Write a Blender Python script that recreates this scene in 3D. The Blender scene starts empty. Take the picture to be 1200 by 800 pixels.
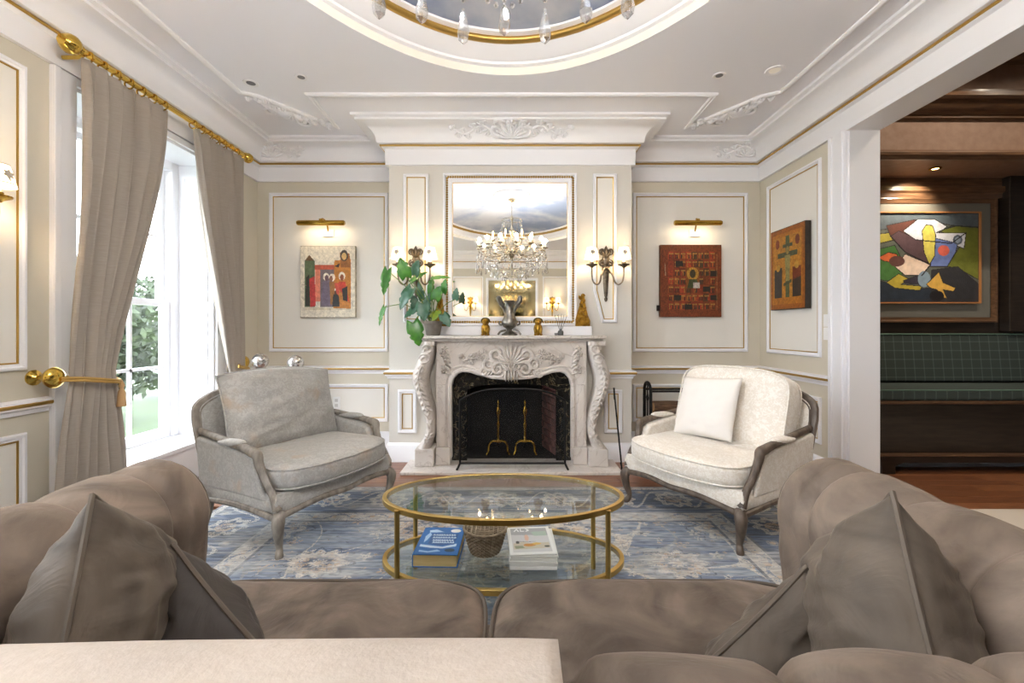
import bpy, bmesh, math, random
import numpy as np
from mathutils import Vector, Matrix, Euler, noise as mnoise
S = bpy.context.scene
C = S.collection
PI = math.pi
R = math.radians
FPX, CU, CV, CH = 520.0, 602.0, 385.0, 1.21     # focal length in pixels, vanishing point, eye height

# ------------------------------------------------------------------ camera, world, exposure
cam_d = bpy.data.cameras.new('camera')
cam = bpy.data.objects.new('camera', cam_d); C.objects.link(cam)
cam.location = (0, 0, CH); cam.rotation_euler = (R(90), 0, 0)
cam_d.sensor_width = 36.0; cam_d.lens = 36.0 * FPX / 1200.0
cam_d.shift_x = -(CU - 600) / 1200.0
cam_d.shift_y = (CV - 400) / 1200.0
cam_d.clip_start = 0.02
S.camera = cam
S.view_settings.view_transform = 'Standard'
S.view_settings.look = 'None'
S.view_settings.gamma = 1.0
S.view_settings.use_curve_mapping = False
S.view_settings.exposure = 1.5

W = bpy.data.worlds.new('sky'); S.world = W; W.use_nodes = True
bg = W.node_tree.nodes['Background']
bg.inputs[0].default_value = (0.84, 0.92, 1.0, 1)
bg.inputs[1].default_value = 6.5

def portal(x, y0, y1, z0, z1):
    d = bpy.data.lights.new('window_portal', 'AREA'); d.shape = 'RECTANGLE'
    d.size = z1 - z0; d.size_y = y1 - y0; d.cycles.is_portal = True
    o = bpy.data.objects.new('window_portal', d); C.objects.link(o)
    o.location = (x, (y0 + y1) / 2, (z0 + z1) / 2); o.rotation_euler = (0, R(-90), 0)
portal(-3.06, 2.5, 3.9, 0.3, 2.7)
portal(-3.06, -0.6, 0.8, 0.3, 2.7)
portal(-3.06, -2.4, -1.0, 0.3, 2.7)

CANDLE_W, SCONCE_W, DOWN_W, PICT_W = 8.5, 0.95, 0.0, 0.33

# ------------------------------------------------------------------ helpers
def P(u, v, D):
    return Vector(((u - CU) * D / FPX, D, CH - (v - CV) * D / FPX))

def lin(c):
    return tuple(((x / 255.0) / 12.92 if x / 255.0 <= 0.04045 else ((x / 255.0 + 0.055) / 1.055) ** 2.4) for x in c)

class MB:
    """collects shapes; build() links them as ONE mesh object"""
    def __init__(s): s.v = []; s.f = []
    def add(s, vs, fs):
        b = len(s.v); s.v += [tuple(v) for v in vs]; s.f += [tuple(b + i for i in f) for f in fs]; return s
    def box(s, x0, x1, y0, y1, z0, z1):
        vs = [(x, y, z) for z in (z0, z1) for y in (y0, y1) for x in (x0, x1)]
        return s.add(vs, [(0, 2, 3, 1), (4, 5, 7, 6), (0, 1, 5, 4), (2, 6, 7, 3), (0, 4, 6, 2), (1, 3, 7, 5)])
    def tube(s, path, r, n=8, closed=False, sx=1.0, up=None):
        path = [Vector(p) for p in path]; m = len(path)
        rr = r if isinstance(r, (list, tuple)) else [r] * m
        vs = []; prev = None
        for i, p in enumerate(path):
            if closed: t = path[(i + 1) % m] - path[i - 1]
            else: t = path[min(i + 1, m - 1)] - path[max(i - 1, 0)]
            if t.length < 1e-9: t = Vector((0, 0, 1))
            t.normalize()
            if prev is None:
                a = Vector(up) if up else (Vector((0, 0, 1)) if abs(t.z) < 0.9 else Vector((1, 0, 0)))
                e = (a - t * a.dot(t)).normalized()
            else:
                e = prev - t * prev.dot(t)
                e = e.normalized() if e.length > 1e-6 else t.orthogonal().normalized()
            prev = e; b = t.cross(e)
            for k in range(n):
                an = 2 * PI * k / n
                vs.append(p + (e * math.cos(an) * sx + b * math.sin(an)) * rr[i])
        fs = []
        for i in range(m if closed else m - 1):
            j = (i + 1) % m
            for k in range(n):
                l = (k + 1) % n
                fs.append((i * n + k, i * n + l, j * n + l, j * n + k))
        if not closed:
            fs.append(tuple(range(n))[::-1]); fs.append(tuple((m - 1) * n + k for k in range(n)))
        return s.add(vs, fs)
    def lathe(s, prof, c=(0, 0, 0), n=16, axis='z', sy=1.0):
        vs = []
        for (r, h) in prof:
            for k in range(n):
                a = 2 * PI * k / n; x, y = r * math.cos(a), r * math.sin(a) * sy
                if axis == 'z': q = (x, y, h)
                elif axis == 'x': q = (h, x, y)
                else: q = (x, h, y)
                vs.append((c[0] + q[0], c[1] + q[1], c[2] + q[2]))
        fs = []
        for i in range(len(prof) - 1):
            for k in range(n):
                l = (k + 1) % n
                fs.append((i * n + k, i * n + l, (i + 1) * n + l, (i + 1) * n + k))
        fs.append(tuple(range(n))[::-1]); fs.append(tuple((len(prof) - 1) * n + k for k in range(n)))
        return s.add(vs, fs)
    def ell(s, c, r, M=None, nu=8, nv=6):
        vs = []; fs = []
        for j in range(nv + 1):
            th = PI * j / nv
            for i in range(nu):
                a = 2 * PI * i / nu
                q = Vector((r[0] * math.sin(th) * math.cos(a), r[1] * math.sin(th) * math.sin(a), r[2] * math.cos(th)))
                if M is not None: q = M @ q
                vs.append(Vector(c) + q)
        for j in range(nv):
            for i in range(nu):
                k = (i + 1) % nu
                if j == 0: fs.append((i, (j + 1) * nu + i, (j + 1) * nu + k))
                elif j == nv - 1: fs.append((j * nu + i, (j + 1) * nu + i, j * nu + k))
                else: fs.append((j * nu + i, (j + 1) * nu + i, (j + 1) * nu + k, j * nu + k))
        return s.add(vs, fs)
    def prism(s, poly, d0, d1, fn):
        """poly of (a,b); fn(a,b,d) -> xyz"""
        n = len(poly)
        vs = [fn(a, b, d0) for a, b in poly] + [fn(a, b, d1) for a, b in poly]
        fs = [tuple(range(n))[::-1], tuple(range(n, 2 * n))]
        fs += [(i, (i + 1) % n, n + (i + 1) % n, n + i) for i in range(n)]
        return s.add(vs, fs)
    def grid(s, fn, nu, nv, cu=False, cv=False):
        vs = [fn(i / (nu if cu else nu - 1), j / (nv if cv else nv - 1)) for j in range(nv) for i in range(nu)]
        fs = []
        for j in range(nv if cv else nv - 1):
            for i in range(nu if cu else nu - 1):
                a, b = (i + 1) % nu, (j + 1) % nv
                fs.append((j * nu + i, j * nu + a, b * nu + a, b * nu + i))
        return s.add(vs, fs)
    def sweep(s, path, prof, closed=False):
        """plan path (x,y), moulding profile (offset to the left of travel, z), mitred"""
        m = len(path); pts = [Vector(p) for p in path]; k = len(prof); vs = []
        for i in range(m):
            if closed: a, b = pts[i] - pts[i - 1], pts[(i + 1) % m] - pts[i]
            else:
                a = pts[i] - pts[i - 1] if i else pts[1] - pts[0]
                b = pts[i + 1] - pts[i] if i < m - 1 else pts[-1] - pts[-2]
            a.normalize(); b.normalize()
            na, nb = Vector((-a.y, a.x)), Vector((-b.y, b.x))
            q = na + nb
            q = q / max(0.3, q.dot(na)) if q.length > 1e-6 else na
            for (o, z) in prof: vs.append((pts[i].x + q.x * o, pts[i].y + q.y * o, z))
        fs = []
        for i in range(m if closed else m - 1):
            j = (i + 1) % m
            for t in range(k - 1): fs.append((i * k + t, j * k + t, j * k + t + 1, i * k + t + 1))
        if not closed:
            fs.append(tuple(range(k))); fs.append(tuple((m - 1) * k + t for t in range(k))[::-1])
        return s.add(vs, fs)
    def loops(s, poly, prof, fn, cap=False):
        """closed outline (a,b), profile of (inset, height), fn(a,b,h)->xyz: a mitred frame"""
        n = len(poly); pts = [Vector(p) for p in poly]
        ar = sum(pts[i].x * pts[(i + 1) % n].y - pts[(i + 1) % n].x * pts[i].y for i in range(n))
        if ar < 0: pts = pts[::-1]
        vs = []
        for (ins, h) in prof:
            for i in range(n):
                a = (pts[i] - pts[i - 1]).normalized(); b = (pts[(i + 1) % n] - pts[i]).normalized()
                na, nb = Vector((-a.y, a.x)), Vector((-b.y, b.x)); q = na + nb
                q = q / max(0.3, q.dot(na)) if q.length > 1e-6 else na
                p = pts[i] + q * ins
                vs.append(fn(p.x, p.y, h))
        fs = []
        for t in range(len(prof) - 1):
            for i in range(n):
                j = (i + 1) % n
                fs.append((t * n + i, t * n + j, (t + 1) * n + j, (t + 1) * n + i))
        if cap: fs.append(tuple((len(prof) - 1) * n + i for i in range(n)))
        return s.add(vs, fs)
    def xf(s, M):
        s.v = [tuple(M @ Vector(v)) for v in s.v]; return s
    def build(s, name, mat, parent=None, smooth=True, bevel=0.0, world=True, seg=2, ang=38, sub=0, recalc=True):
        me = bpy.data.meshes.new(name)
        vs = s.v
        o = bpy.data.objects.new(name, me); C.objects.link(o)
        if world:
            if parent is not None:
                off = Vector((0, 0, 0)); p = parent
                while p is not None: off += p.location; p = p.parent
            else:
                A = np.array(vs); off = Vector((float(A[:, 0].min() + A[:, 0].max()) / 2, float(A[:, 1].min() + A[:, 1].max()) / 2, float(A[:, 2].min())))
                o.location = off
            vs = [(v[0] - off.x, v[1] - off.y, v[2] - off.z) for v in vs]
        me.from_pydata(vs, [], s.f)
        if recalc:
            bm = bmesh.new(); bm.from_mesh(me)
            bmesh.ops.recalc_face_normals(bm, faces=bm.faces[:]); bm.to_mesh(me); bm.free()
        if isinstance(mat, (list, tuple)):
            for m in mat: me.materials.append(m)
        else: me.materials.append(mat)
        if smooth:
            me.polygons.foreach_set('use_smooth', [True] * len(me.polygons))
            me.set_sharp_from_angle(angle=R(ang))
        if parent is not None: o.parent = parent
        if bevel:
            b = o.modifiers.new('bevel', 'BEVEL'); b.width = bevel; b.segments = seg; b.limit_method = 'ANGLE'; b.angle_limit = R(40)
        if sub:
            b = o.modifiers.new('sub', 'SUBSURF'); b.levels = sub; b.render_levels = sub
        return o

def tag(o, label, cat, group=None):
    o['label'] = label; o['category'] = cat
    if group: o['group'] = group
    return o
def struct(o, label=None):
    o['kind'] = 'structure'
    if label: o['label'] = label
    return o
def thing(name, label, cat, loc=(0, 0, 0), rotz=0.0, group=None):
    o = bpy.data.objects.new(name, None); C.objects.link(o); o.empty_display_size = 0.05
    o.location = loc; o.rotation_euler = (0, 0, rotz)
    return tag(o, label, cat, group)
def kids(o): return [c for c in bpy.data.objects if c.parent == o]
def dup(o, parent=None, loc=None, label=None, rot=None):
    c = o.copy(); C.objects.link(c)
    if parent is not None: c.parent = parent
    for ch in kids(o): dup(ch, c)
    if loc is not None: c.location = loc
    if rot is not None: c.rotation_euler = rot
    if label: c['label'] = label
    return c
def link_copy(o, parent, M=None, name=None):
    c = o.copy(); C.objects.link(c); c.parent = parent
    if M is not None: c.matrix_local = M
    if name: c.name = name
    return c
def lamp(name, kind, loc, watts, col=(1, 0.85, 0.65), size=0.03, parent=None, rot=None, spot=None, blend=0.6):
    d = bpy.data.lights.new(name, kind); d.energy = watts; d.color = col
    if kind in ('POINT', 'SPOT'): d.shadow_soft_size = size
    if spot: d.spot_size = spot; d.spot_blend = blend
    o = bpy.data.objects.new(name, d); C.objects.link(o)
    loc = Vector(loc)
    if parent is not None: o.parent = parent; loc = loc - parent.location
    o.location = loc
    if rot: o.rotation_euler = rot
    return o
def Rot(ax, deg): return Matrix.Rotation(R(deg), 4, ax)
def T(x, y, z): return Matrix.Translation((x, y, z))
def smooth_path(pts, n=6):
    """Catmull-Rom through points"""
    pts = [Vector(p) for p in pts]; out = []
    for i in range(len(pts) - 1):
        p0, p1, p2, p3 = pts[max(i - 1, 0)], pts[i], pts[i + 1], pts[min(i + 2, len(pts) - 1)]
        for k in range(n):
            t = k / n
            out.append(0.5 * ((2 * p1) + (p2 - p0) * t + (2 * p0 - 5 * p1 + 4 * p2 - p3) * t * t + (3 * p1 - p0 - 3 * p2 + p3) * t ** 3))
    out.append(pts[-1]); return out
def lerp_list(ks, n):
    out = []
    for i in range(n):
        t = i / (n - 1) * (len(ks) - 1); a = min(int(t), len(ks) - 2)
        out.append(ks[a] + (ks[a + 1] - ks[a]) * (t - a))
    return out

# ------------------------------------------------------------------ materials
def new_mat(name):
    m = bpy.data.materials.new(name); m.use_nodes = True
    nt = m.node_tree; return m, nt, nt.nodes['Principled BSDF']
def M_(name, col, rough=0.5, metal=0.0, col2=None, scale=8.0, stretch=(1, 1, 1), detail=4.0, lo=0.35, hi=0.65,
       bump=0.0, bscale=60.0, sheen=0.0, sheen_tint=None, coat=0.0, spec=None, emit=None, estr=0.0, distort=0.0, sss=0.0, rough2=None):
    m, nt, b = new_mat(name); N = nt.nodes; L = nt.links
    b.inputs['Base Color'].default_value = lin(col) + (1,)
    b.inputs['Roughness'].default_value = rough; b.inputs['Metallic'].default_value = metal
    if spec is not None: b.inputs['Specular IOR Level'].default_value = spec
    if coat: b.inputs['Coat Weight'].default_value = coat; b.inputs['Coat Roughness'].default_value = 0.12
    if sheen:
        b.inputs['Sheen Weight'].default_value = sheen; b.inputs['Sheen Roughness'].default_value = 0.4
        b.inputs['Sheen Tint'].default_value = lin(sheen_tint or col) + (1,)
    if emit: b.inputs['Emission Color'].default_value = lin(emit) + (1,); b.inputs['Emission Strength'].default_value = estr
    tc = mp = None
    if col2 or bump:
        tc = N.new('ShaderNodeTexCoord'); mp = N.new('ShaderNodeMapping'); mp.inputs['Scale'].default_value = stretch
        L.new(tc.outputs['Object'], mp.inputs['Vector'])
    if col2:
        n = N.new('ShaderNodeTexNoise'); n.inputs['Scale'].default_value = scale; n.inputs['Detail'].default_value = detail
        n.inputs['Distortion'].default_value = distort
        L.new(mp.outputs[0], n.inputs['Vector'])
        r = N.new('ShaderNodeValToRGB'); r.color_ramp.elements[0].position = lo; r.color_ramp.elements[1].position = hi
        r.color_ramp.elements[0].color = lin(col) + (1,); r.color_ramp.elements[1].color = lin(col2) + (1,)
        L.new(n.outputs['Fac'], r.inputs[0]); L.new(r.outputs[0], b.inputs['Base Color'])
        if rough2 is not None:
            mr = N.new('ShaderNodeMapRange'); mr.inputs[1].default_value = lo; mr.inputs[2].default_value = hi
            mr.inputs[3].default_value = rough; mr.inputs[4].default_value = rough2
            L.new(n.outputs['Fac'], mr.inputs[0]); L.new(mr.outputs[0], b.inputs['Roughness'])
    if bump:
        n2 = N.new('ShaderNodeTexNoise'); n2.inputs['Scale'].default_value = bscale; n2.inputs['Detail'].default_value = 3
        L.new(mp.outputs[0], n2.inputs['Vector'])
        bp = N.new('ShaderNodeBump'); bp.inputs['Strength'].default_value = bump; bp.inputs['Distance'].default_value = 0.01
        L.new(n2.outputs['Fac'], bp.inputs['Height']); L.new(bp.outputs[0], b.inputs['Normal'])
    return m
def attr_mat(name, rough=0.6, scale=0.0, amt=0.0, stretch=(1, 1, 1), bump=0.0, bscale=200, sheen=0.0, dist=None):
    """paint stored in the mesh colour attribute, worn by a noise"""
    m, nt, b = new_mat(name); N = nt.nodes; L = nt.links
    a = N.new('ShaderNodeVertexColor'); a.layer_name = 'paint'
    b.inputs['Roughness'].default_value = rough; b.inputs['Sheen Weight'].default_value = sheen
    out = a.outputs['Color']
    tc = N.new('ShaderNodeTexCoord'); mp = N.new('ShaderNodeMapping'); mp.inputs['Scale'].default_value = stretch
    L.new(tc.outputs['Object'], mp.inputs['Vector'])
    if amt:
        n = N.new('ShaderNodeTexNoise'); n.inputs['Scale'].default_value = scale; n.inputs['Detail'].default_value = 5
        L.new(mp.outputs[0], n.inputs['Vector'])
        mr = N.new('ShaderNodeMapRange'); mr.inputs[1].default_value = 0.3; mr.inputs[2].default_value = 0.7
        mr.inputs[3].default_value = 1 - amt; mr.inputs[4].default_value = 1 + amt
        L.new(n.outputs['Fac'], mr.inputs[0])
        mx = N.new('ShaderNodeVectorMath'); mx.operation = 'SCALE'
        L.new(out, mx.inputs[0]); L.new(mr.outputs[0], mx.inputs['Scale']); out = mx.outputs[0]
    L.new(out, b.inputs['Base Color'])
    if bump:
        n2 = N.new('ShaderNodeTexNoise'); n2.inputs['Scale'].default_value = bscale
        L.new(tc.outputs['Object'], n2.inputs['Vector'])
        bp = N.new('ShaderNodeBump'); bp.inputs['Strength'].default_value = bump; bp.inputs['Distance'].default_value = 0.005
        L.new(n2.outputs['Fac'], bp.inputs['Height']); L.new(bp.outputs[0], b.inputs['Normal'])
    return m
def marble(name, c1, c2, c3, scale=3.0, rough=0.3, vein=0.06, bump=0.0):
    m, nt, b = new_mat(name); N = nt.nodes; L = nt.links
    tc = N.new('ShaderNodeTexCoord'); n1 = N.new('ShaderNodeTexNoise'); n1.inputs['Scale'].default_value = scale
    n1.inputs['Detail'].default_value = 8; n1.inputs['Distortion'].default_value = 1.5
    L.new(tc.outputs['Object'], n1.inputs['Vector'])
    r = N.new('ShaderNodeValToRGB'); e = r.color_ramp.elements
    e[0].position = 0.3; e[0].color = lin(c1) + (1,); e[1].position = 0.7; e[1].color = lin(c2) + (1,)
    L.new(n1.outputs['Fac'], r.inputs[0])
    n2 = N.new('ShaderNodeTexNoise'); n2.inputs['Scale'].default_value = scale * 0.8; n2.inputs['Detail'].default_value = 9; n2.inputs['Distortion'].default_value = 2.5
    L.new(tc.outputs['Object'], n2.inputs['Vector'])
    ab = N.new('ShaderNodeMath'); ab.operation = 'SUBTRACT'; ab.inputs[1].default_value = 0.5; L.new(n2.outputs['Fac'], ab.inputs[0])
    a2 = N.new('ShaderNodeMath'); a2.operation = 'ABSOLUTE'; L.new(ab.outputs[0], a2.inputs[0])
    mr = N.new('ShaderNodeMapRange'); mr.inputs[1].default_value = 0.0; mr.inputs[2].default_value = vein; mr.inputs[3].default_value = 1; mr.inputs[4].default_value = 0
    L.new(a2.outputs[0], mr.inputs[0])
    mx = N.new('ShaderNodeMixRGB'); L.new(mr.outputs[0], mx.inputs[0]); L.new(r.outputs[0], mx.inputs[1]); mx.inputs[2].default_value = lin(c3) + (1,)
    L.new(mx.outputs[0], b.inputs['Base Color']); b.inputs['Roughness'].default_value = rough
    return m
def damask(name, c1, c2, scale, rough=0.55, sheen=0.25, patch=None):
    """woven floral damask: two tones of a warped cell pattern"""
    m, nt, b = new_mat(name); N = nt.nodes; L = nt.links
    tc = N.new('ShaderNodeTexCoord')
    nz = N.new('ShaderNodeTexNoise'); nz.inputs['Scale'].default_value = scale * 0.7; nz.inputs['Detail'].default_value = 3
    L.new(tc.outputs['Object'], nz.inputs['Vector'])
    mixv = N.new('ShaderNodeMixRGB'); mixv.inputs[0].default_value = 0.12
    L.new(tc.outputs['Object'], mixv.inputs[1]); L.new(nz.outputs['Color'], mixv.inputs[2])
    vo = N.new('ShaderNodeTexVoronoi'); vo.inputs['Scale'].default_value = scale; vo.feature = 'DISTANCE_TO_EDGE'
    L.new(mixv.outputs[0], vo.inputs['Vector'])
    wv = N.new('ShaderNodeTexNoise'); wv.inputs['Scale'].default_value = scale * 2.2; wv.inputs['Detail'].default_value = 2; wv.inputs['Distortion'].default_value = 2.0
    L.new(tc.outputs['Object'], wv.inputs['Vector'])
    ad = N.new('ShaderNodeMath'); ad.operation = 'MULTIPLY_ADD'; ad.inputs[1].default_value = 0.45
    L.new(vo.outputs['Distance'], ad.inputs[0]); L.new(wv.outputs['Fac'], ad.inputs[2])
    r = N.new('ShaderNodeValToRGB'); e = r.color_ramp.elements
    e[0].position = 0.52; e[0].color = lin(c1) + (1,); e[1].position = 0.64; e[1].color = lin(c2) + (1,)
    L.new(ad.outputs[0], r.inputs[0]); out = r.outputs[0]
    if patch:
        n3 = N.new('ShaderNodeTexNoise'); n3.inputs['Scale'].default_value = 7; L.new(tc.outputs['Object'], n3.inputs['Vector'])
        mr = N.new('ShaderNodeMapRange'); mr.inputs[1].default_value = 0.6; mr.inputs[2].default_value = 0.72; L.new(n3.outputs['Fac'], mr.inputs[0])
        ml = N.new('ShaderNodeMath'); ml.operation = 'MULTIPLY'; ml.inputs[1].default_value = 0.5; L.new(mr.outputs[0], ml.inputs[0])
        mx = N.new('ShaderNodeMixRGB'); L.new(ml.outputs[0], mx.inputs[0]); L.new(out, mx.inputs[1]); mx.inputs[2].default_value = lin(patch) + (1,)
        out = mx.outputs[0]
    L.new(out, b.inputs['Base Color']); b.inputs['Roughness'].default_value = rough
    b.inputs['Sheen Weight'].default_value = sheen
    bp = N.new('ShaderNodeBump'); bp.inputs['Strength'].default_value = 0.25; bp.inputs['Distance'].default_value = 0.004
    L.new(ad.outputs[0], bp.inputs['Height']); L.new(bp.outputs[0], b.inputs['Normal'])
    return m
def velvet(name, c1, c2, hi=(190, 172, 155), sheen=0.55):
    m, nt, b = new_mat(name); N = nt.nodes; L = nt.links
    tc = N.new('ShaderNodeTexCoord')
    n = N.new('ShaderNodeTexNoise'); n.inputs['Scale'].default_value = 3.6; n.inputs['Detail'].default_value = 7; n.inputs['Distortion'].default_value = 1.8
    L.new(tc.outputs['Object'], n.inputs['Vector'])
    r = N.new('ShaderNodeValToRGB'); e = r.color_ramp.elements
    e[0].position = 0.3; e[0].color = lin(c1) + (1,); e[1].position = 0.72; e[1].color = lin(c2) + (1,)  # patchy velvet highlights painted in as lighter and darker mottling
    L.new(n.outputs['Fac'], r.inputs[0]); L.new(r.outputs[0], b.inputs['Base Color'])
    b.inputs['Roughness'].default_value = 0.62; b.inputs['Specular IOR Level'].default_value = 0.25
    b.inputs['Sheen Weight'].default_value = sheen; b.inputs['Sheen Roughness'].default_value = 0.35; b.inputs['Sheen Tint'].default_value = lin(hi) + (1,)
    n2 = N.new('ShaderNodeTexNoise'); n2.inputs['Scale'].default_value = 6.5; n2.inputs['Detail'].default_value = 4; n2.inputs['Distortion'].default_value = 2.0
    L.new(tc.outputs['Object'], n2.inputs['Vector'])
    bp = N.new('ShaderNodeBump'); bp.inputs['Strength'].default_value = 0.5; bp.inputs['Distance'].default_value = 0.014
    L.new(n2.outputs['Fac'], bp.inputs['Height']); L.new(bp.outputs[0], b.inputs['Normal'])
    return m
def thin_glass(name, gloss=0.08, tint=(1, 1, 1), rough=0.0):
    m = bpy.data.materials.new(name); m.use_nodes = True; nt = m.node_tree; N = nt.nodes; L = nt.links
    N.remove(N['Principled BSDF']); o = N['Material Output']
    t = N.new('ShaderNodeBsdfTransparent'); t.inputs[0].default_value = tuple(tint) + (1,)
    g = N.new('ShaderNodeBsdfGlossy'); g.inputs['Roughness'].default_value = rough
    lw = N.new('ShaderNodeLayerWeight'); lw.inputs[0].default_value = 0.5
    pw = N.new('ShaderNodeMath'); pw.operation = 'POWER'; pw.inputs[1].default_value = 5.0; L.new(lw.outputs['Facing'], pw.inputs[0])
    mt = N.new('ShaderNodeMath'); mt.operation = 'MULTIPLY_ADD'; mt.inputs[1].default_value = 0.9; mt.inputs[2].default_value = gloss
    L.new(pw.outputs[0], mt.inputs[0])
    mx = N.new('ShaderNodeMixShader'); L.new(mt.outputs[0], mx.inputs[0]); L.new(t.outputs[0], mx.inputs[1]); L.new(g.outputs[0], mx.inputs[2])
    L.new(mx.outputs[0], o.inputs[0]); return m
def translucent_mat(name, col, col2, trans=0.35, scale=30, stretch=(1, 1, 1), rough=0.9):
    m = M_(name, col, rough, col2=col2, scale=scale, stretch=stretch, sheen=0.2)
    nt = m.node_tree; N = nt.nodes; L = nt.links; b = N['Principled BSDF']; o = N['Material Output']
    t = N.new('ShaderNodeBsdfTranslucent'); t.inputs[0].default_value = lin(col2) + (1,)
    mx = N.new('ShaderNodeMixShader'); mx.inputs[0].default_value = trans
    L.new(b.outputs[0], mx.inputs[1]); L.new(t.outputs[0], mx.inputs[2]); L.new(mx.outputs[0], o.inputs[0]); return m

m_white = M_('white_paint', (240, 240, 243), 0.4)
m_ceil = M_('ceiling_paint', (243, 244, 250), 0.7)
m_cream = M_('cream_band_paint', (235, 231, 220), 0.6)
m_wall = M_('wall_beige_paint', (214, 207, 190), 0.6, col2=(210, 203, 186), scale=3)
m_breast = M_('chimney_grey_paint', (214, 210, 201), 0.55, col2=(210, 206, 198), scale=3)
m_panel = M_('panel_ivory_paint', (234, 231, 223), 0.5)
m_gild = M_('gilding', (190, 154, 84), 0.35, 0.85)
m_brass = M_('polished_brass', (206, 168, 72), 0.22, 1.0, col2=(176, 136, 52), scale=6)
m_bgold = M_('brushed_champagne_gold', (202, 172, 105), 0.34, 1.0, col2=(180, 150, 84), scale=5)
m_antb = M_('antique_silver', (128, 116, 102), 0.38, 0.9, col2=(88, 78, 66), scale=40)
m_pewter = M_('pewter', (150, 146, 138), 0.3, 1.0, col2=(96, 92, 86), scale=25)
m_iron = M_('black_iron', (22, 21, 20), 0.5, 0.6)
m_floor = M_('oak_floor', (134, 84, 54), 0.35, col2=(106, 64, 40), scale=4, stretch=(1.5, 14, 14), coat=0.25)
m_floor2 = M_('oak_floor_light', (154, 100, 65), 0.35, col2=(122, 76, 48), scale=4, stretch=(1.5, 14, 14), coat=0.25)
m_sub = M_('sub_floor', (90, 52, 32), 0.6)
m_marb = marble('fireplace_marble', (218, 210, 202), (204, 195, 187), (190, 179, 170), 3.0, 0.34, 0.02)
m_blk = marble('black_marble', (20, 20, 19), (38, 36, 33), (120, 108, 84), 6.0, 0.16, 0.018)
m_soot = M_('sooty_firebrick', (24, 22, 21), 0.9, col2=(40, 36, 33), scale=9)
m_rbrick = M_('pink_firebrick', (140, 92, 84), 0.9, col2=(104, 70, 64), scale=14)
m_mirror = M_('mirror_silver', (238, 236, 230), 0.015, 1.0)
m_shade = M_('sconce_shade_fabric', (252, 243, 226), 0.8, emit=(255, 226, 178), estr=1.3)
m_shadetrim = M_('shade_trim', (150, 128, 104), 0.7)
m_bulb = M_('candle_bulb', (255, 240, 210), 0.4, emit=(255, 205, 130), estr=14)
m_candle = M_('candle_sleeve', (240, 232, 212), 0.5)
m_crystal = thin_glass('cut_crystal', 0.42, (0.95, 0.95, 0.95), 0.08)
m_glass = thin_glass('table_glass', 0.10, (0.93, 0.96, 0.95))
m_pane = thin_glass('window_glass', 0.02)
m_velvet = velvet('taupe_velvet', (86, 75, 66), (140, 124, 110), (178, 160, 144), 0.30)
m_velvetd = velvet('charcoal_taupe_velvet', (74, 66, 58), (116, 104, 92), (176, 160, 144), 0.4)
m_velvetc = velvet('charcoal_velvet', (62, 56, 52), (80, 73, 68), (146, 136, 130), 0.45)
m_velvetp = M_('velvet_piping', (98, 87, 76), 0.75, sheen=0.15)
m_throw = M_('cream_wool_throw', (206, 193, 180), 0.95, col2=(200, 186, 172), scale=90, bump=0.15, bscale=220, sheen=0.3)
m_linen = M_('ivory_linen', (226, 221, 215), 0.9, bump=0.2, bscale=250, sheen=0.2)
m_dsil = damask('silver_damask', (160, 158, 153), (174, 172, 168), 16, patch=(178, 152, 124))
m_dcre = damask('cream_damask', (218, 209, 196), (230, 224, 215), 18)
m_wgrey = M_('weathered_grey_wood', (146, 138, 128), 0.5, col2=(112, 104, 95), scale=10, stretch=(3, 3, 1))
m_wbrn = M_('grey_brown_wood', (104, 90, 78), 0.45, col2=(72, 60, 51), scale=10, stretch=(3, 3, 1))
m_curt = translucent_mat('taupe_silk', (170, 160, 148), (178, 168, 156), 0.14, 10, (2, 2, 26))
m_curt2 = translucent_mat('curtain_lining', (205, 198, 188), (215, 208, 198), 0.3)
m_rod = M_('rod_brass', (214, 178, 84), 0.16, 1.0)
m_dwood = M_('dark_walnut', (46, 37, 30), 0.35, col2=(30, 23, 18), scale=6, stretch=(1, 1, 8), coat=0.2)
m_mwood = M_('moulded_mahogany', (104, 76, 54), 0.3, col2=(76, 54, 38), scale=6, stretch=(1, 8, 8), coat=0.3)
m_copper = M_('copper_wallpaper', (146, 119, 102), 0.5, col2=(134, 106, 89), scale=14, metal=0.15)
m_greypan = M_('grey_fabric_panel', (112, 110, 102), 0.8)
m_stone = M_('pale_stone', (214, 203, 190), 0.5)
m_sky = M_('painted_sky', (184, 186, 192), 0.8, col2=(132, 144, 168), scale=1.6, detail=6, lo=0.42, hi=0.62)
m_green = M_('leaf_green', (84, 150, 48), 0.35, col2=(48, 110, 36), scale=14, coat=0.2)
m_greend = M_('leaf_dark', (48, 98, 62), 0.35, col2=(86, 122, 106), scale=14, coat=0.2)
m_greeny = M_('leaf_yellow', (150, 160, 40), 0.35, col2=(100, 140, 36), scale=14)
m_stem = M_('stem', (104, 130, 60), 0.5)
m_pot = M_('grey_clay_pot', (130, 122, 112), 0.8, col2=(110, 102, 92), scale=20)
m_wick = M_('wicker', (160, 142, 120), 0.8, col2=(124, 106, 86), scale=40)
m_paper = M_('paper_white', (236, 234, 230), 0.6)
m_pages = M_('book_pages', (226, 204, 148), 0.8, col2=(206, 180, 120), scale=12, stretch=(1, 1, 60))
m_plastic = M_('white_plastic', (240, 240, 238), 0.35)
m_icon = attr_mat('icon_tempera', 0.5, 26, 0.22)
m_paint = attr_mat('oil_paint', 0.45, 18, 0.15, bump=0.3, bscale=90)
m_print = attr_mat('print', 0.3)
m_log = M_('log_bark', (112, 84, 60), 0.9, col2=(70, 50, 36), scale=14, stretch=(1, 6, 6))
m_logend = M_('log_end', (206, 168, 122), 0.8)
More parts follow.
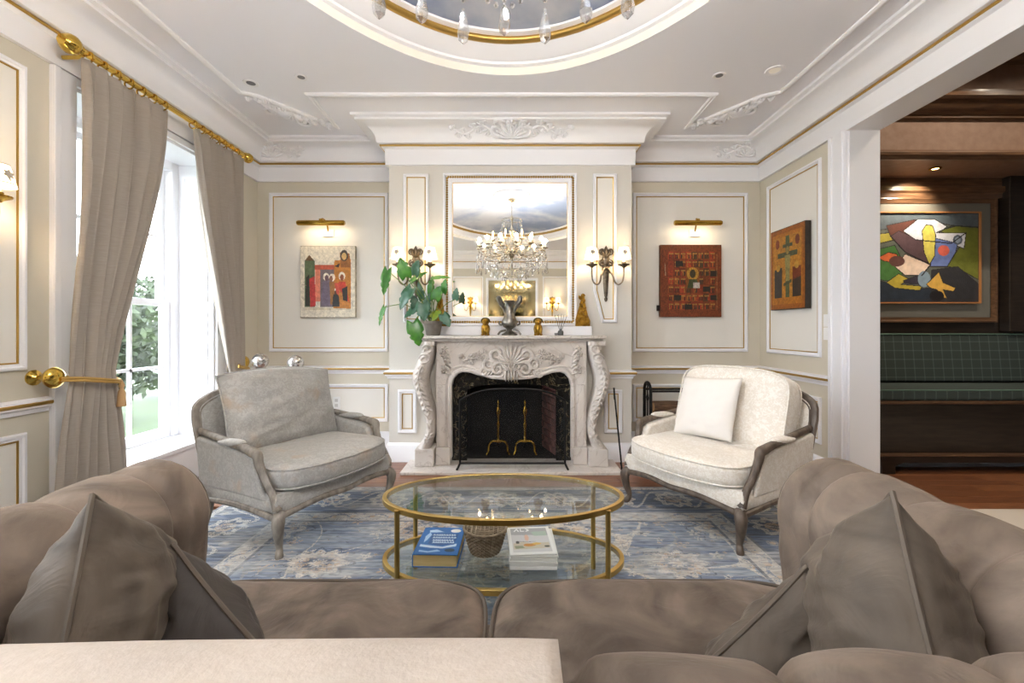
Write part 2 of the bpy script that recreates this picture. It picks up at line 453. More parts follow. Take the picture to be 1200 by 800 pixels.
m_gold = M_('gilded_carving', (196, 156, 66), 0.32, 0.95, col2=(140, 100, 34), scale=30)
m_merc = M_('mercury_glass', (226, 222, 220), 0.18, 0.75, col2=(170, 164, 160), scale=40)
m_black = M_('black_gap', (14, 13, 12), 0.8)
m_mesh = None
# ------------------------------------------------------------------ room constants
XL, XR = -2.60, 2.50            # left and right wall faces
DB, DC = 4.50, 4.05             # alcove back wall, chimney breast face
DO = -2.90                      # wall behind the camera
ZC = 3.06                       # ceiling
BX0, BX1 = -1.137, 1.075        # chimney breast
WIN = (2.62, 3.86, 0.30, 2.64)  # window opening on the left wall
ADDED_WIN2 = (-0.55, 0.75, 0.30, 2.64)  # unseen window, added to let in more daylight
ADDED_WIN3 = (-2.35, -1.05, 0.30, 2.64)  # another unseen window, added for light from the left
OP0, OP1, OPZ = -1.2, 3.31, 2.70  # opening in the right wall
WT = 0.21

def pl_back(a, b, h): return (a, DB - h, b)
def pl_breast(a, b, h): return (a, DC - h, b)
def pl_left(a, b, h): return (XL + h, a, b)
def pl_right(a, b, h): return (XR - h, a, b)
def pl_opp(a, b, h): return (a, DO + h, b)
def rect(a0, a1, b0, b1): return [(a0, b0), (a1, b0), (a1, b1), (a0, b1)]

# ---- floor: sub floor and planks where the wood shows
floor = struct(MB().box(-3.3, 5.6, -3.1, 4.75, -0.10, -0.02).build('floor', m_sub, smooth=False), 'brown oak plank floor')
random.seed(5)
def plank_field(x0, x1, y0, y1, w=0.115, l=1.1):
    base = []
    for m in (m_floor, m_floor2):
        o = MB().box(-l / 2 + 0.001, l / 2 - 0.001, -w / 2 + 0.0012, w / 2 - 0.0012, -0.02, 0.0).build('plank', m, floor, smooth=False, bevel=0.0012, world=False, seg=1)
        base.append(o)
    first = {0: True, 1: True}
    n = int((y1 - y0) / w)
    for r in range(n):
        off = random.uniform(-l, 0); x = x0 + off
        while x < x1:
            a, b = max(x, x0), min(x + l, x1)
            if b - a > 0.05:
                k = random.randint(0, 1)
                o = base[k] if first[k] else link_copy(base[k], floor)
                first[k] = False
                o.location = Vector(((a + b) / 2, y0 + (r + 0.5) * w, 0)) - floor.location
                o.scale = ((b - a) / l, 1, 1)
            x += l
plank_field(XL, XR, 3.02, 4.50)
plank_field(XR + 0.005, 5.5, 2.97, 3.90)
struct(MB().box(XR + 0.005, 5.5, -1.6, 2.968, -0.02, 0.004).build('floor_threshold', m_stone, smooth=False), 'pale stone floor of the adjoining hall')

# ---- walls
def wall_with_holes(name, x0, x1, y0, y1, z0, z1, holes, mat, label):
    """a wall along y with rectangular holes (y0,y1,z0,z1)"""
    mb = MB(); ys = y0
    for (a, b, c, d) in sorted(holes):
        mb.box(x0, x1, ys, a, z0, z1)
        if c > z0 + 1e-4: mb.box(x0, x1, a, b, z0, c - 0.036)
        mb.box(x0, x1, a, b, d, z1); ys = b
    mb.box(x0, x1, ys, y1, z0, z1)
    return struct(mb.build(name, mat, smooth=False), label)
wl = wall_with_holes('wall_left', XL - 0.42, XL, DO - 0.2, DB + 0.2, 0, 3.5, [WIN, ADDED_WIN2, ADDED_WIN3], m_wall, 'beige panelled wall with tall sash window')
wr = wall_with_holes('wall_right', XR, XR + WT, DO - 0.2, DB + 0.2, 0, 3.6, [(OP0, OP1, 0, OPZ)], m_wall, 'beige panelled wall with wide cased opening')
wb = struct(MB().box(XL, XR, DB, DB + 0.2, 0, 3.5).build('wall_back', m_wall, smooth=False), 'beige panelled alcove wall beside the fireplace')
wo = struct(MB().box(XL, XR, DO - 0.2, DO, 0, 3.5).build('wall_front', m_wall, smooth=False), 'cream panelled wall opposite the fireplace')
fx = -0.02                      # fireplace axis
HB = 0.62                       # half width of the hole for the firebox
mb = MB().box(BX0, fx - HB, DC, DB, 0, 3.5).box(fx + HB, BX1, DC, DB, 0, 3.5).box(fx - HB, fx + HB, DC, DB, 0.95, 3.5)
wc = struct(mb.build('wall_chimney_breast', m_breast, smooth=False), 'grey painted chimney breast')

# ---- ceiling with an oval hole
EC = (-0.03, 0.80); EA, EB = 1.59, 2.44      # oval centre, half width (x) and half depth (y)
def oval(k, n, s=1.0, ex=0.0):
    a = 2 * PI * k / n; return (EC[0] + (EA * s + ex) * math.cos(a), EC[1] + (EB * s + ex) * math.sin(a))
n = 96; mb = MB(); vs = []; fs = []
X0, X1, Y0, Y1 = XL - 0.02, XR + 0.02, DO - 0.02, DB + 0.02
for k in range(n):
    x, y = oval(k, n); dx, dy = x - EC[0], y - EC[1]
    t = min((X1 - EC[0]) / dx if dx > 1e-6 else 1e9, (X0 - EC[0]) / dx if dx < -1e-6 else 1e9,
            (Y1 - EC[1]) / dy if dy > 1e-6 else 1e9, (Y0 - EC[1]) / dy if dy < -1e-6 else 1e9)
    vs.append((x, y, ZC)); vs.append((EC[0] + dx * t, EC[1] + dy * t, ZC))
corner = {}
for k in range(n):
    l = (k + 1) % n; a, b = vs[2 * k + 1], vs[2 * l + 1]
    if abs(a[0] - b[0]) > 1e-5 and abs(a[1] - b[1]) > 1e-5:
        cx = a[0] if abs(a[0] - X0) < 1e-5 or abs(a[0] - X1) < 1e-5 else b[0]
        cy = a[1] if abs(a[1] - Y0) < 1e-5 or abs(a[1] - Y1) < 1e-5 else b[1]
        vs.append((cx, cy, ZC)); fs.append((2 * k, 2 * k + 1, len(vs) - 1, 2 * l + 1, 2 * l))
    else: fs.append((2 * k, 2 * k + 1, 2 * l + 1, 2 * l))
ceil = struct(MB().add(vs, fs).build('ceiling', m_ceil, smooth=False), 'white ceiling with an oval recess')
def oval_ring(prof, n=96):
    m = MB()
    vs = []; fs = []
    for k in range(n):
        for (ex, z) in prof: vs.append(oval(k, n, 1.0, ex) + (z,))
    q = len(prof)
    for k in range(n):
        l = (k + 1) % n
        for t in range(q - 1): fs.append((k * q + t, l * q + t, l * q + t + 1, k * q + t + 1))
    return m.add(vs, fs)
oval_ring([(0, ZC), (0.0, ZC + 0.055)]).build('recess_rim', m_cream, ceil, recalc=False)
oval_ring([(0, ZC + 0.055), (-0.03, ZC + 0.06), (-0.035, ZC + 0.075), (-0.06, ZC + 0.08), (-0.10, ZC + 0.105), (-0.15, ZC + 0.125), (-0.155, ZC + 0.13)]).build('recess_cove', m_white, ceil, recalc=False)
prof = [(-0.17 + 0.028 * math.cos(a), ZC + 0.145 + 0.022 * math.sin(a)) for a in [i * PI / 6 for i in range(13)]]
oval_ring(prof).build('gilded_ring', m_gild, ceil)
oval_ring([(-0.17, ZC + 0.16), (-0.22, ZC + 0.17), (-0.22, ZC + 0.185), (-0.19, ZC + 0.19)]).build('recess_ledge', m_white, ceil, recalc=False)
mb = MB()
def dome(u, v):
    r = (1 - v); a = 2 * PI * u
    return (EC[0] + (EA - 0.16) * r * math.cos(a), EC[1] + (EB - 0.16) * r * math.sin(a), ZC + 0.185 + 0.16 * (1 - r ** 2.2))
mb.grid(dome, 64, 14, cu=True).build('painted_sky_dome', m_sky, ceil)
# medallion
mb = MB().lathe([(0.0, ZC + 0.345), (0.30, ZC + 0.335), (0.30, ZC + 0.30), (0.26, ZC + 0.29), (0.24, ZC + 0.275), (0.18, ZC + 0.275), (0.12, ZC + 0.262), (0.0, ZC + 0.262)][::-1], (EC[0], EC[1], 0), 40)
for k in range(24):
    a = 2 * PI * k / 24
    mb.ell((EC[0] + 0.21 * math.cos(a), EC[1] + 0.21 * math.sin(a), ZC + 0.272), (0.03, 0.014, 0.012), Rot('Z', math.degrees(a)).to_3x3())
mb.build('ceiling_medallion', m_white, ceil)

# ---- cornice
room_path = [(XR, DO), (XR, DB), (BX1, DB), (BX1, DC), (BX0, DC), (BX0, DB), (XL, DB), (XL, DO)]   # interior to the left of travel
cp = [(0.0, 2.695), (0.028, 2.695), (0.028, 2.70), (0.032, 2.835), (0.055, 2.845), (0.06, 2.868), (0.085, 2.872)]
for i in range(7):
    a = i / 6 * PI / 2; cp.append((0.09 + 0.135 * (1 - math.cos(a)), 2.88 + 0.13 * math.sin(a)))
cp += [(0.235, 3.012), (0.235, 3.03), (0.262, 3.04), (0.262, ZC)]
tr1 = struct(MB().sweep(room_path + [(XR, DO)][:0], cp).build('trim_1', m_white), 'white coved cornice around the room')
gb = [(0.060 + 0.009 * math.cos(a), 2.858 + 0.009 * math.sin(a)) for a in [i * PI / 4 for i in range(9)]]
MB().sweep(room_path, gb).build('gilded_bead', m_gild, tr1)
# front wall cornice too
MB().sweep([(XL, DO), (XR, DO)], cp).build('cornice_run', m_white, tr1)
MB().sweep([(XL, DO), (XR, DO)], gb).build('gilded_bead', m_gild, tr1)

# ---- dado rail and baseboards, broken at window and opening
dp = [(0, 0.755), (0.012, 0.755), (0.016, 0.775), (0.03, 0.785), (0.03, 0.795), (0.038, 0.80), (0.038, 0.822), (0.026, 0.83), (0, 0.835)]
dg = [(0.034 + 0.008 * math.cos(a), 0.806 + 0.011 * math.sin(a)) for a in [i * PI / 4 for i in range(9)]]
bp_ = [(0, 0), (0.028, 0), (0.028, 0.115), (0.02, 0.135), (0.02, 0.15), (0.01, 0.165), (0, 0.17)]
runs = {'right': [(XR, OP1 + 0.175), (XR, DB), (BX1, DB), (BX1, DC), (fx + 0.80, DC)],
        'back': [(fx - 0.80, DC), (BX0, DC), (BX0, DB), (XL, DB), (XL, 4.0)],
        'left': [(XL, 2.47), (XL, 0.90)]}
ti = 2
for side, pth in runs.items():
    o = struct(MB().sweep(pth, dp).build('trim_%d' % ti, m_white), 'white dado rail with a gilded bead'); ti += 1
    MB().sweep(pth, dg).build('gilded_bead', m_gild, o)
    struct(MB().sweep(pth, bp_).build('baseboard_' + side, m_white), 'white moulded baseboard')

# ---- panel mouldings, each a part of its wall
wprof = [(0, 0), (0, 0.012), (0.006, 0.02), (0.018, 0.021), (0.024, 0.013), (0.034, 0.011), (0.036, 0.002)]
def panel(wall, poly, pl, gw=0.008, fill=m_panel, sc=1.0):
    pr = [(a * sc, h) for a, h in wprof]
    MB().loops(poly, pr, pl).build('panel_moulding', m_white, wall)
    i = 0.036 * sc
    MB().loops(poly, [(i, 0.0015), (i, 0.008), (i + gw * 0.5, 0.010), (i + gw, 0.008), (i + gw, 0.0015)], pl).build('gilded_fillet', m_gild, wall)
    MB().loops(poly, [(i * 0.8, 0.0008), (i + gw, 0.003)], pl, cap=True).build('panel_field', fill, wall, smooth=False)
panel(wb, rect(-2.475, -1.272, 0.976, 2.585), pl_back)
panel(wb, rect(1.205, 2.37, 0.976, 2.585), pl_back)
panel(wb, rect(-2.475, -1.272, 0.27, 0.65), pl_back)
panel(wb, rect(1.205, 2.37, 0.27, 0.65), pl_back)
panel(wr, rect(3.60, 4.36, 0.976, 2.60), pl_right)
panel(wr, rect(3.60, 4.36, 0.27, 0.65), pl_right)
for d0, d1 in ((1.05, 2.36),):
    panel(wl, rect(d0, d1, 0.99, 2.60), pl_left)
    panel(wl, rect(d0, d1, 0.25, 0.66), pl_left)
# chimney breast: narrow uprights with a notched foot, and small lower panels
for sgn, a0, a1 in ((1, 0.725, 0.94), (-1, -1.005, -0.775)):
    if sgn > 0: poly = [(a0 + 0.075, 1.265), (a1, 1.265), (a1, 2.62), (a0, 2.62), (a0, 1.56)]
    else: poly = [(a0, 1.265), (a1 - 0.075, 1.265), (a1, 1.56), (a1, 2.62), (a0, 2.62)]
    panel(wc, poly, pl_breast, sc=0.8)
panel(wc, rect(-1.055, -0.885, 0.26, 0.655), pl_breast)
panel(wc, rect(0.825, 0.99, 0.26, 0.655), pl_breast)
# opposite wall (seen in the mirror)
for a0, a1 in ((-2.35, -1.65), (-1.5, -0.75), (0.72, 1.45), (1.6, 2.3)):
    panel(wo, rect(a0, a1, 0.95, 2.5), pl_opp)
    panel(wo, rect(a0, a1, 0.25, 0.66), pl_opp)

# ---- carved plaster ornament helpers: fn(u, v, h) -> xyz
def petal(mb, fn, u, v, ang, ln, w, h=0.012):
    n = 7; vs = []; fs = []
    for i in range(n + 1):
        t = i / n; ww = w * math.sin(PI * min(1, t * 0.92 + 0.06)) ** 0.8; hh = h * (0.3 + 0.9 * math.sin(PI * t))
        cu, cv = u + math.cos(ang) * ln * t, v + math.sin(ang) * ln * t
        px, py = -math.sin(ang), math.cos(ang)
        for s_, k in ((-1, 0.0), (-0.5, 0.75), (0, 1.0), (0.5, 0.75), (1, 0.0)):
            vs.append(fn(cu + px * ww * s_, cv + py * ww * s_, hh * k))
    for i in range(n):
        for j in range(4): fs.append((i * 5 + j, i * 5 + j + 1, i * 5 + j + 6, i * 5 + j + 5))
    mb.add(vs, fs)
def curl(mb, fn, u, v, r, turns=1.4, a0=0.0, d=1, w=0.012, h=0.012):
    pts = []; rr = []
    n = int(14 * turns)
    for i in range(n + 1):
        t = i / n; a = a0 + d * turns * 2 * PI * t; q = r * (1 - 0.8 * t)
        pts.append(Vector(fn(u + q * math.cos(a), v + q * math.sin(a), h * 0.5))); rr.append(w * (0.75 - 0.35 * t) * (0.4 + 0.6 * min(1, t * 6)))
    mb.tube(pts, rr, 6)
def rosette(mb, fn, u, v, r, h=0.014, n=6):
    for k in range(n): petal(mb, fn, u, v, 2 * PI * k / n + 0.3, r, r * 0.33, h)
def spray(mb, fn, u, v, L, s, scale, seed, h=0.012):
    """scrolling acanthus running from (u,v) for length L in direction s along u"""
    rnd = random.Random(seed); pts = []; n = 16
    for i in range(n + 1):
        t = i / n; pts.append((u + s * L * t, v + 0.22 * scale * math.sin(t * 2.2 * PI) * (1 - 0.3 * t)))
    mb.tube([Vector(fn(a, b, h * 0.4)) for a, b in pts], [0.08 * scale * (1 - 0.6 * i / n) for i in range(n + 1)], 6)
    for i in range(1, n, 2):
        a, b = pts[i]; k = 1 if (i // 2) % 2 else -1; q = scale * (1 - 0.45 * i / n)
        curl(mb, fn, a, b + k * 0.22 * q, 0.2 * q, 1.2, -k * PI / 2, k * s, 0.09 * q, h)
        for j in range(3): petal(mb, fn, a, b, (0 if s > 0 else PI) + s * k * (0.5 + 0.45 * j) + rnd.uniform(-.15, .15), 0.42 * q, 0.085 * q, h * 1.2)
    rosette(mb, fn, pts[-1][0], pts[-1][1], 0.2 * scale * 0.7, h)
def shell(mb, fn, u, v, r, h=0.02, n=9, a0=0.15, a1=PI - 0.15):
    for k in range(n):
        a = a0 + (a1 - a0) * k / (n - 1); petal(mb, fn, u, v, a, r * (0.85 + 0.15 * math.sin(a)), r * 0.13, h)

# cartouche in the cornice over the chimney breast
def cove_fn(a, b, h):          # b runs up the cove 0..1
    an = min(max(b, 0), 1.15) * PI / 2
    return (a, DC - 0.09 - 0.135 * (1 - math.cos(an)) - h * 0.8, 2.88 + 0.13 * math.sin(an) - h * 0.6)
mb = MB(); cf = lambda a, b, h: cove_fn(a, b / 0.21, h)
shell(mb, cf, fx, 0.03, 0.17, 0.035, 11)
for s in (-1, 1):
    curl(mb, cf, fx + s * 0.13, 0.10, 0.075, 1.5, PI / 2, s, 0.03, 0.03)
    curl(mb, cf, fx + s * 0.11, 0.17, 0.05, 1.3, 0, -s, 0.024, 0.03)
    spray(mb, cf, fx + s * 0.17, 0.10, 0.36, s, 0.19, 3, 0.022)
rosette(mb, cf, fx, 0.16, 0.06, 0.04)
mb.build('cartouche_carving', m_white, tr1)
# corner carvings in the cove of the alcoves
for s, xw in ((1, XR), (-1, XL)):
    def fcor(a, b, h, s=s, xw=xw):
        an = min(max(b / 0.21, 0), 1.15) * PI / 2
        return (xw - s * (0.12 + a), DB - 0.09 - 0.135 * (1 - math.cos(an)) - h * 0.8, 2.88 + 0.13 * math.sin(an) - h * 0.6)
    mb = MB(); spray(mb, fcor, 0.04, 0.10, 0.36, 1, 0.19, 7, 0.018); shell(mb, fcor, 0.08, 0.04, 0.13, 0.02)
    mb.build('corner_carving', m_white, tr1)

# ---- ceiling panel moulding with carved corners
cpath = [(2.09, -2.45), (2.09, 3.46), (1.97, 3.52), (1.585, 4.05), (1.585, 3.50), (-1.62, 3.50), (-1.62, 4.05), (-2.03, 3.52), (-2.14, 3.46), (-2.14, -2.45)]
cm = [(-0.022, ZC + 0.001), (-0.022, ZC - 0.012), (-0.012, ZC - 0.018), (0.0, ZC - 0.012), (0.010, ZC - 0.022), (0.022, ZC - 0.012), (0.022, ZC + 0.001)]
MB().sweep(cpath, cm, closed=True).build('ceiling_moulding', m_white, ceil)
for s, (ax, ay), (bx, by) in ((1, (2.02, 3.50), (1.60, 4.03)), (-1, (-2.09, 3.50), (-1.64, 4.03))):
    A = Vector((ax, ay)); B = Vector((bx, by)); d = (B - A).normalized(); nn = Vector((d.y, -d.x)) * (1 if s > 0 else -1)
    if nn.y < 0: nn = -nn
    ln = (B - A).length
    def fc(a, b, h): q = A + d * a + nn * b; return (q.x, q.y, ZC - 0.002 - h * 1.4)
    mb = MB()
    shell(mb, fc, ln / 2, 0.02, 0.17, 0.022, 9)
    spray(mb, fc, ln / 2 + 0.05, 0.03, ln / 2 - 0.06, 1, 0.2, 5, 0.018)
    spray(mb, fc, ln / 2 - 0.05, 0.03, ln / 2 - 0.06, -1, 0.2, 6, 0.018)
    curl(mb, fc, ln * 0.3, 0.1, 0.07, 1.4, 0, 1, 0.026, 0.02); curl(mb, fc, ln * 0.7, 0.1, 0.07, 1.4, PI, -1, 0.026, 0.02)
    mb.build('corner_carving', m_white, ceil)

# ---- opening in the right wall
d1 = thing('door_1', 'wide white cased opening to the wood panelled hall', 'opening', (XR, OP1, 0)); del d1['category']; d1['kind'] = 'structure'
cw = 0.175
def casing(mb, y0, y1, z0, z1, t): mb.box(XR - t, XR - 0.0005 - t * 0.02, y0, y1, z0, z1)
mb = MB(); casing(mb, OP1, OP1 + cw, 0, OPZ + 0.0, 0.022); casing(mb, OP1 + 0.03, OP1 + 0.11, 0.001, OPZ - 0.001, 0.034); casing(mb, OP1 + cw - 0.031, OP1 + cw - 0.001, 0.001, OPZ - 0.001, 0.036)
mb.build('casing_upright', m_white, d1, smooth=False, bevel=0.004)
mb = MB(); casing(mb, OP0 - cw, OP0, 0, OPZ, 0.022); casing(mb, OP0 - cw + 0.001, OP0 - cw + 0.03, 0.001, OPZ - 0.001, 0.036)
mb.build('casing_upright', m_white, d1, smooth=False, bevel=0.004)
MB().box(XR - 0.008, XR + WT + 0.008, OP1 - 0.018, OP1, 0, OPZ).build('jamb_lining', m_white, d1, smooth=False)
MB().box(XR - 0.008, XR + WT + 0.008, OP0, OP0 + 0.018, 0, OPZ).build('jamb_lining', m_white, d1, smooth=False)
mb = MB().box(XR - 0.03, XR + WT + 0.008, OP0, OP1, OPZ - 0.018, OPZ + 0.012)
mb.build('soffit_lining', m_white, d1, smooth=False, bevel=0.003)

# ---- windows
def make_window(idx, W4, label):
    y0, y1, z0, z1 = W4
    w = thing('window_%d' % idx, label, 'window', (XL, (y0 + y1) / 2, z0)); del w['category']; w['kind'] = 'structure'
    xs = XL - 0.33                                    # sash plane
    mb = MB()
    for a, b in ((y0 - 0.14, y0), (y1, y1 + 0.14)):
        mb.box(XL + 0.0005, XL + 0.024, a, b, 0.17, 2.69)
        q = a + 0.001 if a < y0 - 0.1 else b - 0.036
        mb.box(XL + 0.001, XL + 0.036, q, q + 0.035, 0.171, 2.689)
    mb.box(XL + 0.0005, XL + 0.0235, y0, y1, z1, 2.688)
    mb.build('window_casing', m_white, w, smooth=False, bevel=0.004)
    mb = MB()
    for ya, yb, s in ((y0, y0 + 0.02, 1), (y1 - 0.02, y1, -1)):
        mb.box(xs, XL - 0.001, ya, yb, z0 + 0.0005, z1 - 0.021)
    mb.box(xs, XL - 0.001, y0 + 0.0005, y1 - 0.0005, z1 - 0.02, z1 - 0.0005)
    mb.build('reveal_lining', m_white, w, smooth=False)
    for yy, s in ((y0 + 0.02, 1), (y1 - 0.02, -1)):
        for a, b in ((0.36, 0.86), (0.94, 1.36), (1.44, 1.86), (1.94, 2.52)):
            MB().loops(rect(xs + 0.075, XL - 0.045, a, b), [(0, 0), (0, 0.010), (0.01, 0.012), (0.02, 0.002), (0.03, 0.002), (0.05, 0.009)], lambda p, q, h, yy=yy, s=s: (p, yy + s * h, q), cap=True).build('shutter_panel', m_white, w)
    MB().box(xs - 0.06, XL + 0.05, y0 - 0.10, y1 + 0.10, z0 - 0.035, z0).build('window_sill', m_white, w, smooth=False, bevel=0.006)
    MB().box(XL, XL + 0.02, y0 - 0.14, y1 + 0.14, 0.0, z0 - 0.035).build('window_apron', m_white, w, smooth=False)
    # outer frame
    fw = 0.05
    mb = MB().box(xs - 0.09, xs + 0.03, y0, y0 + 0.07, z0, z1).box(xs - 0.09, xs + 0.03, y1 - 0.09, y1, z0, z1).box(xs - 0.09, xs + 0.03, y0 + 0.0702, y1 - 0.0902, z1 - 0.09, z1)
    mb.build('window_frame', m_white, w, smooth=False, bevel=0.004)
    zm = 1.42
    for nm, xo, a, b in (('lower_sash', xs - 0.01, z0 + 0.0, zm + 0.03), ('upper_sash', xs - 0.06, zm - 0.02, z1 - 0.08)):
        ya, yb = y0 + 0.07, y1 - 0.09
        mb = MB().box(xo - 0.02, xo + 0.02, ya, ya + fw, a, b).box(xo - 0.02, xo + 0.02, yb - fw, yb, a, b).box(xo - 0.02, xo + 0.02, ya + fw + 0.0002, yb - fw - 0.0002, a, a + (0.08 if nm[0] == 'l' else 0.05)).box(xo - 0.02, xo + 0.02, ya + fw + 0.0002, yb - fw - 0.0002, b - 0.05, b)
        sash = mb.build(nm, m_white, w, smooth=False, bevel=0.003)
        nc, nr = 3, 2; la, lb = ya + fw, yb - fw; pa, pb = a + (0.08 if nm[0] == 'l' else 0.05), b - 0.05
        for i in range(1, nc):
            yy = la + (lb - la) * i / nc; MB().box(xo - 0.012, xo + 0.012, yy - 0.011, yy + 0.011, pa, pb).build('muntin', m_white, sash, smooth=False)
        for i in range(1, nr):
            zz = pa + (pb - pa) * i / nr; MB().box(xo - 0.012, xo + 0.012, la, lb, zz - 0.011, zz + 0.011).build('muntin', m_white, sash, smooth=False)
        for i in range(nc):
            for j in range(nr):
                ua, ub = la + (lb - la) * i / nc, la + (lb - la) * (i + 1) / nc; va, vb = pa + (pb - pa) * j / nr, pa + (pb - pa) * (j + 1) / nr
                MB().box(xo - 0.002, xo + 0.002, ua, ub, va, vb).build('pane', m_pane, sash, smooth=False)
    return w
make_window(1, WIN, 'tall white sash window with panelled reveals on the left wall')
make_window(2, ADDED_WIN2, 'unseen second white sash window added for daylight beside the sofa')
make_window(3, ADDED_WIN3, 'unseen third white sash window added for daylight at the far end of the left wall')

# ---- garden outside the window
m_grass = M_('lawn', (52, 66, 30), 0.9, col2=(38, 52, 22), scale=5)
struct(MB().box(-24, XL - 0.45, -10, 16, -0.6, -0.5).build('ground', m_grass, smooth=False), 'green lawn outside')
m_fol = M_('hedge_leaf', (44, 58, 22), 0.7, col2=(16, 26, 9), scale=3)
m_bark = M_('bark', (80, 66, 52), 0.9)
def tree(loc, h, rad, seed, label, n=5200):
    rnd = random.Random(seed); t = thing('garden_tree', label, 'tree', loc, group='trees outside the window')
    MB().tube(smooth_path([(0, 0, 0), (0.05, 0.02, h * 0.3), (-0.03, 0.05, h * 0.55), (0.02, 0, h * 0.85)], 4), lerp_list([0.13, 0.03], 13), 8).build('trunk', m_bark, t, world=False)
    vs = []; fs = []
    for i in range(n):
        a = rnd.uniform(0, 2 * PI); c = rnd.uniform(-1, 1); q = rnd.uniform(0.35, 1) ** 0.5; w = math.sqrt(1 - c * c)
        bump = 1 + 0.22 * math.sin(5 * a + 3 * c) + 0.12 * math.sin(9 * a + seed)
        p = Vector((rad * q * w * math.cos(a) * bump, rad * q * w * math.sin(a) * bump, h * 0.55 + h * 0.5 * q * c))
        d1_ = Vector((rnd.gauss(0, 1), rnd.gauss(0, 1), rnd.gauss(0, 1))).normalized(); d2_ = d1_.orthogonal().normalized(); sz = rnd.uniform(0.06, 0.11)
        b = len(vs); vs += [p - d1_ * sz, p + d2_ * sz * 0.5, p + d1_ * sz, p - d2_ * sz * 0.5]; fs.append((b, b + 1, b + 2, b + 3))
    o = MB().add(vs, fs).build('foliage', m_fol, t, smooth=False, world=False, recalc=False); o['kind'] = 'stuff'
tree((-6.8, 5.6, -0.5), 2.3, 0.85, 1, 'leafy green garden tree outside the window beside the curtain', 3600)
tree((-7.6, 7.9, -0.5), 2.6, 1.0, 2, 'leafy green garden tree further back outside the window', 3600)
tree((-6.4, 3.4, -0.5), 2.0, 0.8, 3, 'low round leafy tree close outside the window', 3600)
tree((-8.6, 11.2, -0.5), 3.0, 1.3, 4, 'tallest leafy tree at the far end of the garden', 3600)
# ------------------------------------------------------------------ wood panelled hall beyond the opening
HX0, HX1 = XR + WT, 5.5
HF, HBK = 3.72, 4.30            # face of the niche, back of the niche
hall = struct(MB().box(HX0, HX1, HBK, HBK + 0.1, 0, 3.6).build('wall_hall_back', m_dwood, smooth=False), 'dark wood panelled niche wall of the hall')
struct(MB().box(HX1, HX1 + 0.1, -1.6, HBK + 0.1, 0, 3.7).build('wall_hall_right', m_dwood, smooth=False), 'dark wood wall of the hall')
struct(MB().box(HX0, HX1, -1.7, -1.6, 0, 3.7).build('wall_hall_front', m_copper, smooth=False), 'copper papered wall of the hall')
struct(MB().box(HX0, HX1 + 0.1, -1.7, HBK + 0.1, 3.6, 3.7).build('ceiling_hall', m_mwood, smooth=False), 'wooden ceiling of the hall')
# header over the niche: papered band between mouldings
hd = struct(MB().box(HX0, HX1, HF, HBK, 2.66, 3.6).build('wall_hall_header', m_copper, smooth=False), 'copper papered header over the bench niche')
def hmould(prof, nm, mat):
    mb = MB().prism(prof, HX0, HX1, lambda a, b, d: (d, HF - a, b)); return mb.build(nm, mat, hd)
hmould([(0, 2.62), (0.02, 2.62), (0.03, 2.64), (0.05, 2.65), (0.05, 2.67), (0.03, 2.685), (0.02, 2.70), (0, 2.705)], 'lower_moulding', m_mwood)
hmould([(0, 2.96), (0.03, 2.965), (0.03, 2.99), (0.07, 3.01), (0.10, 3.05), (0.11, 3.08), (0.15, 3.09), (0.15, 3.12), (0.10, 3.13), (0.05, 3.16), (0.05, 3.19), (0, 3.20)], 'middle_cornice', m_mwood)
hmould([(0, 3.42), (0.05, 3.43), (0.09, 3.47), (0.16, 3.52), (0.16, 3.6), (0, 3.6)], 'upper_cornice', m_mwood)
# niche soffit beam and the side post
MB().prism([(0, 2.47), (0.03, 2.47), (0.035, 2.51), (0.06, 2.53), (0.06, 2.57), (0.03, 2.58), (0.03, 2.66), (0, 2.66)], HX0, 4.95, lambda a, b, d: (d, HBK - a, b)).build('niche_frieze', m_mwood, hall)
MB().loops(rect(3.2, 4.66, 1.27, 2.47), [(0, 0), (0, 0.03), (0.012, 0.034), (0.03, 0.022), (0.05, 0.012)], lambda a, b, h: (a, HBK - h, b)).build('niche_frame', m_mwood, hall)
MB().loops(rect(3.2, 4.66, 1.27, 2.47), [(0.045, 0.004), (0.05, 0.006)], lambda a, b, h: (a, HBK - h, b), cap=True).build('niche_panel', m_greypan, hall, smooth=False)
struct(MB().box(4.93, HX1, HF + 0.02, HBK, 0.0, 2.66).build('wall_hall_pier', M_('pier_wood', (92, 72, 62), 0.4, col2=(70, 52, 44), scale=5, stretch=(1, 1, 6)), smooth=False), 'brown wooden pier beside the niche')
MB().box(4.70, 4.93, HBK - 0.10, HBK, 1.18, 2.66).build('niche_post', m_dwood, hall, smooth=False, bevel=0.01)
# bench
bn = thing('hall_bench', 'dark wood built-in bench with green tartan cushions in the hall', 'bench', (3.8, 3.95, 0))
BXa, BXb = HX0 + 0.02, 4.92
mb = MB().box(BXa, BXb, 3.73, HBK - 0.005, 0.12, 0.58)
mb.build('bench_box', m_dwood, bn, smooth=False, bevel=0.006)
MB().box(BXa, BXb, 3.70, HBK - 0.005, 0.58, 0.605).build('seat_board', m_mwood, bn, smooth=False, bevel=0.006)
mb = MB().prism([(BXa + 0.30, 0.004), (BXa + 0.44, 0.004), (BXa + 0.44, 0.07), (BXa + 0.50, 0.095), (BXb - 0.14, 0.095), (BXb - 0.14, 0.004), (BXb, 0.004), (BXb, 0.15), (BXa + 0.30, 0.15)], 3.685, 3.73, lambda a, b, d: (a, d, b))
mb.build('plinth', m_dwood, bn, smooth=False)
MB().box(BXa + 0.28, BXb, 3.672, 3.73, 0.15, 0.168).build('plinth_moulding', m_mwood, bn, smooth=False, bevel=0.005)
m_tart, nt, b = new_mat('green_tartan')
